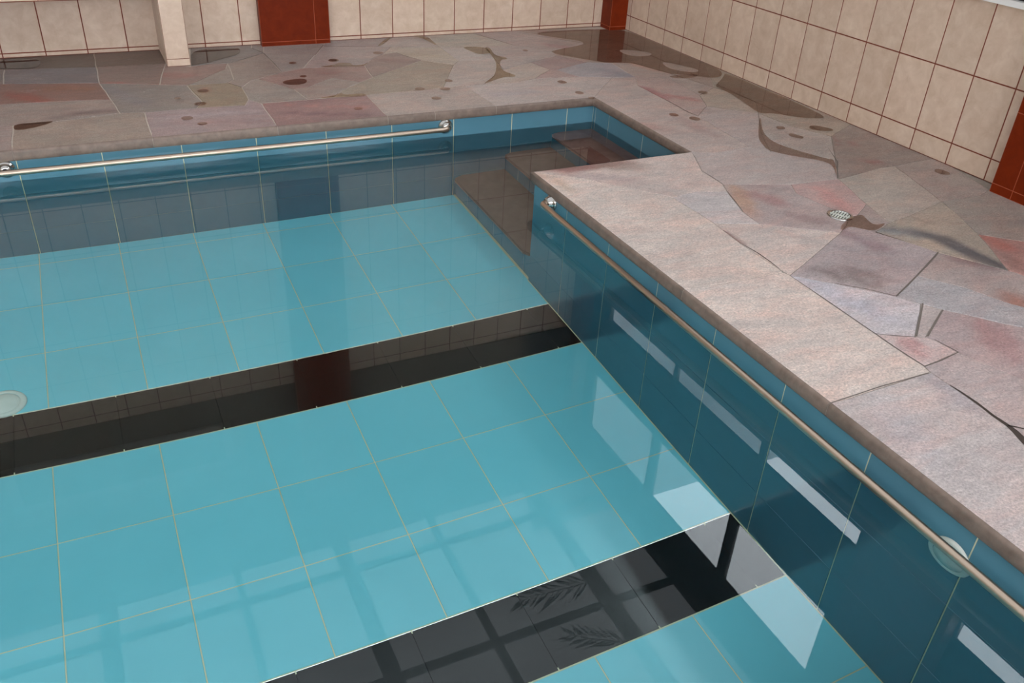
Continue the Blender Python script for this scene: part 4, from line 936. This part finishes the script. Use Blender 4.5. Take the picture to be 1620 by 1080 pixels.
# ------------------------------------------------------------------ puddles and drips on the stone
def chaikin(P,n=2):
    for _ in range(n):
        Q=[]
        for i in range(len(P)):
            a,b=P[i],P[(i+1)%len(P)]
            Q += [(a[0]*.75+b[0]*.25,a[1]*.75+b[1]*.25),(a[0]*.25+b[0]*.75,a[1]*.25+b[1]*.75)]
        P=Q
    return P
def puddle(P,m,label,group,z=.0022,name='puddle',cat='puddle',holes=()):
    A=sum(P[i][0]*P[(i+1)%len(P)][1]-P[(i+1)%len(P)][0]*P[i][1] for i in range(len(P)))
    if A<0: P=P[::-1]
    cx=sum(p[0] for p in P)/len(P); cy_=sum(p[1] for p in P)/len(P)
    P=[(min(x,XW-.004),min(y,YW-.004)) for x,y in P]
    b=bmesh.new()
    vi=[b.verts.new((x-cx,y-cy_,z)) for x,y in P]; vo=[b.verts.new((x-cx,y-cy_,.0009)) for x,y in P]
    for H in holes: vi += [b.verts.new((x-cx,y-cy_,z)) for x,y in H]
    for t in tessellate_polygon([[Vector((x,y,0)) for x,y in L_] for L_ in [P]+list(holes)]):
        q=[vi[i] for i in t]
        a_=(q[1].co-q[0].co).cross(q[2].co-q[0].co).z
        if abs(a_)<1e-9: continue
        try: b.faces.new(q if a_>0 else q[::-1])
        except ValueError: pass
    for i in range(len(P)):
        j=(i+1)%len(P); b.faces.new([vo[i],vo[j],vi[j],vi[i]])
    me=bpy.data.meshes.new(name); b.to_mesh(me); b.free(); me.materials.append(m)
    o=bpy.data.objects.new(name,me); COL.objects.link(o); o.location=(cx,cy_,0)
    tag(o,label,cat,group)
LAB={
'by_bench':(M_PUDDARK,'dark wet patch between the bench leg and the wide red column'),
'left_wall':(M_PUDDARK,'dark wet patch under the bench at the left edge of the picture'),
'deck_edge_left':(M_PUDRED,'narrow red-brown wedge puddle on the pool edge stones at the far left'),
'big_red':(M_PUDRED,'larger dark red oval puddle in front of the wide red column'),
'small_red':(M_PUDRED,'small dark red spot touching the larger red oval puddle'),
'fork':(M_PUDTAN,'forked tan water streak down the joint in the middle of the far deck'),
'tan_joint':(M_PUDTAN,'ochre puddle beside the top of the forked streak'),
'joint_left':(M_PUDTAN,'thin brown puddle along a joint in front of the red column'),
'joint_mid':(M_PUDTAN,'thin brown puddle along a joint above the far grab rail'),
'thin_wall_l':(M_PUDTAN,'left of two short brown streaks running from the back wall'),
'thin_wall_r':(M_PUDTAN,'right, curved one of two brown streaks running from the back wall'),
'corner':(M_PUDRED,'large brown puddle reflecting the red column in the far corner'),
'wall_run':(M_PUDRED,'long red-brown puddle along the foot of the right wall'),
'wall_fork':(M_PUDRED,'short red-brown puddle just in front of the large corner puddle'),
'boomerang':(M_PUDRED,'curved boomerang shaped brown puddle in the middle of the right deck'),
'wall_oval':(M_PUDRED,'long brown oval puddle between the curved puddle and the right wall'),
'double_drop':(M_PUDRED,'pair of merged drops inside the bend of the curved puddle'),
'drain':(M_PUDRED,'brown puddle beside the round floor drain'),
}
for k,P in PUDDLES.items():
    if k not in LAB: continue
    puddle(chaikin(P,2 if k not in('fork','boomerang','drain') else 2),LAB[k][0],LAB[k][1],'puddles on the stone deck',holes=[chaikin(H,2) for H in HOLES] if k=='corner' else ())
DL=['drip on the stone left of the olive flagstone','drip at the lower left of the olive flagstone','drip on the pale streaked edge stone, upper of two','drip on the pale streaked edge stone, lower of two','faint drip on the grey stone left of the olive flagstone',
'drip just below the two back wall streaks','drip on the pink-grey stone right of the wide red column','leftmost of three drips above the end of the far grab rail','middle of three drips above the end of the far grab rail','topmost drip above the end of the far grab rail','drip nearest the end of the far grab rail','drip on the reddish edge stone above the far grab rail',
'largest of three drips behind the pool corner','middle of three drips behind the pool corner','smallest of three drips at the pool corner','red-brown left one of two drips beside the stair alcove','right one of two drips beside the stair alcove','dark drip on the red streaked stone near the right wall','small drip inside the bend of the curved puddle','short dark drip on the stone between floor drain and right column','small drip on the stone in front of the wide red column','faint drip beside the joint right of the wide red column','tiny drip right of the forked streak']
for i,(x,y,a,b) in enumerate(DROPS):
    P=[]
    for k in range(18):
        t=k*math.pi/9; n_=1+.16*noise.noise(Vector((math.cos(t)*1.3,math.sin(t)*1.3,i*3.1)))
        P.append((x+a*math.cos(t)*n_,y+b*math.sin(t)*n_))
    puddle(P,M_PUDRED,DL[i],'drips on the stone deck',z=.0024,name='water_drip',cat='water drip')

# ------------------------------------------------------------------ outside, seen only mirrored in the water
def outside():
    mb=MB(); mb.box((3.0,-12,-.5),(3.2,8,1.95)); struct(mb.build('boundary_wall',M_BOUND))
    mb=MB(); mb.box((XW+.2,-12,-.6),(30,20,-.5)); mb.box((-30,-20,-.7),(XW+.2,-8,-.6)); struct(mb.build('outside_ground',M_NEIGH))
    mb=MB()
    P=[(6,2.95,-.5),(6,2.95,4.9),(6,9,13.5),(6,15,4.9),(6,15,-.5)]
    Q=[(14,y,z) for _,y,z in P]
    mb.face(P[::-1]); mb.face(Q)
    for i in range(5):
        j=(i+1)%5; mb.face([P[i],P[j],Q[j],Q[i]])
    o=mb.build('sky_dimming_building',M_NEIGH)  # gabled block added to dim part of the sky in the mirrored panes
    tag(o,'added grey gabled building dimming the sky mirrored through the right windows','building')
outside()

def frond(name,label,c,ang,L,n,seed):
    """dry palm leaf lying on the roof sheet"""
    R=random.Random(seed)
    root=empty(name,(c[0],c[1],CEIL+.008),label,'palm leaf','dry palm leaves on the glass roof')
    ca,sa=math.cos(ang),math.sin(ang)
    T=lambda u,v,z:(c[0]+u*ca-v*sa,c[1]+u*sa+v*ca,CEIL+.012+z)
    mb=MB(); mb.tube([T(-L*.5,0,.004),T(-L*.2,.01,.006),T(L*.2,.01,.006),T(L*.5,0,.002)],[.008,.007,.005,.002],8); mb.build('midrib',M_LEAF,root)
    mb=MB()
    for k in range(n):
        u=-L*.35+L*.85*k/(n-1)
        for s in (-1,1):
            l=L*.42*(1-.5*abs(k/(n-1)-.35))*R.uniform(.7,1.1); a=R.uniform(.5,.75); w_=R.uniform(.009,.016)
            e=(u+l*math.cos(a),s*l*math.sin(a)); m_=(u+l*.45*math.cos(a),s*l*.45*math.sin(a))
            nx,ny=-math.sin(a)*w_,s*math.cos(a)*w_
            P=[T(u,0,.005),T(m_[0]-nx,m_[1]-ny,.012),T(e[0],e[1],.002),T(m_[0]+nx,m_[1]+ny,.012)]
            Q=[(x,y,z-.0015) for x,y,z in P]
            mb.face(P); mb.face(Q[::-1])
            for i in range(4):
                j=(i+1)%4; mb.face([P[i],Q[i],Q[j],P[j]])
    mb.build('leaflets',M_LEAF,root)
frond('palm_frond','dry palm leaf on the glass roof, the longer of two mirrored in the water',(1.02,-.16),3.05,.75,13,5)
frond('palm_frond','dry palm leaf on the glass roof, the shorter of two mirrored in the water',(1.12,-.80),2.6,.6,11,8)
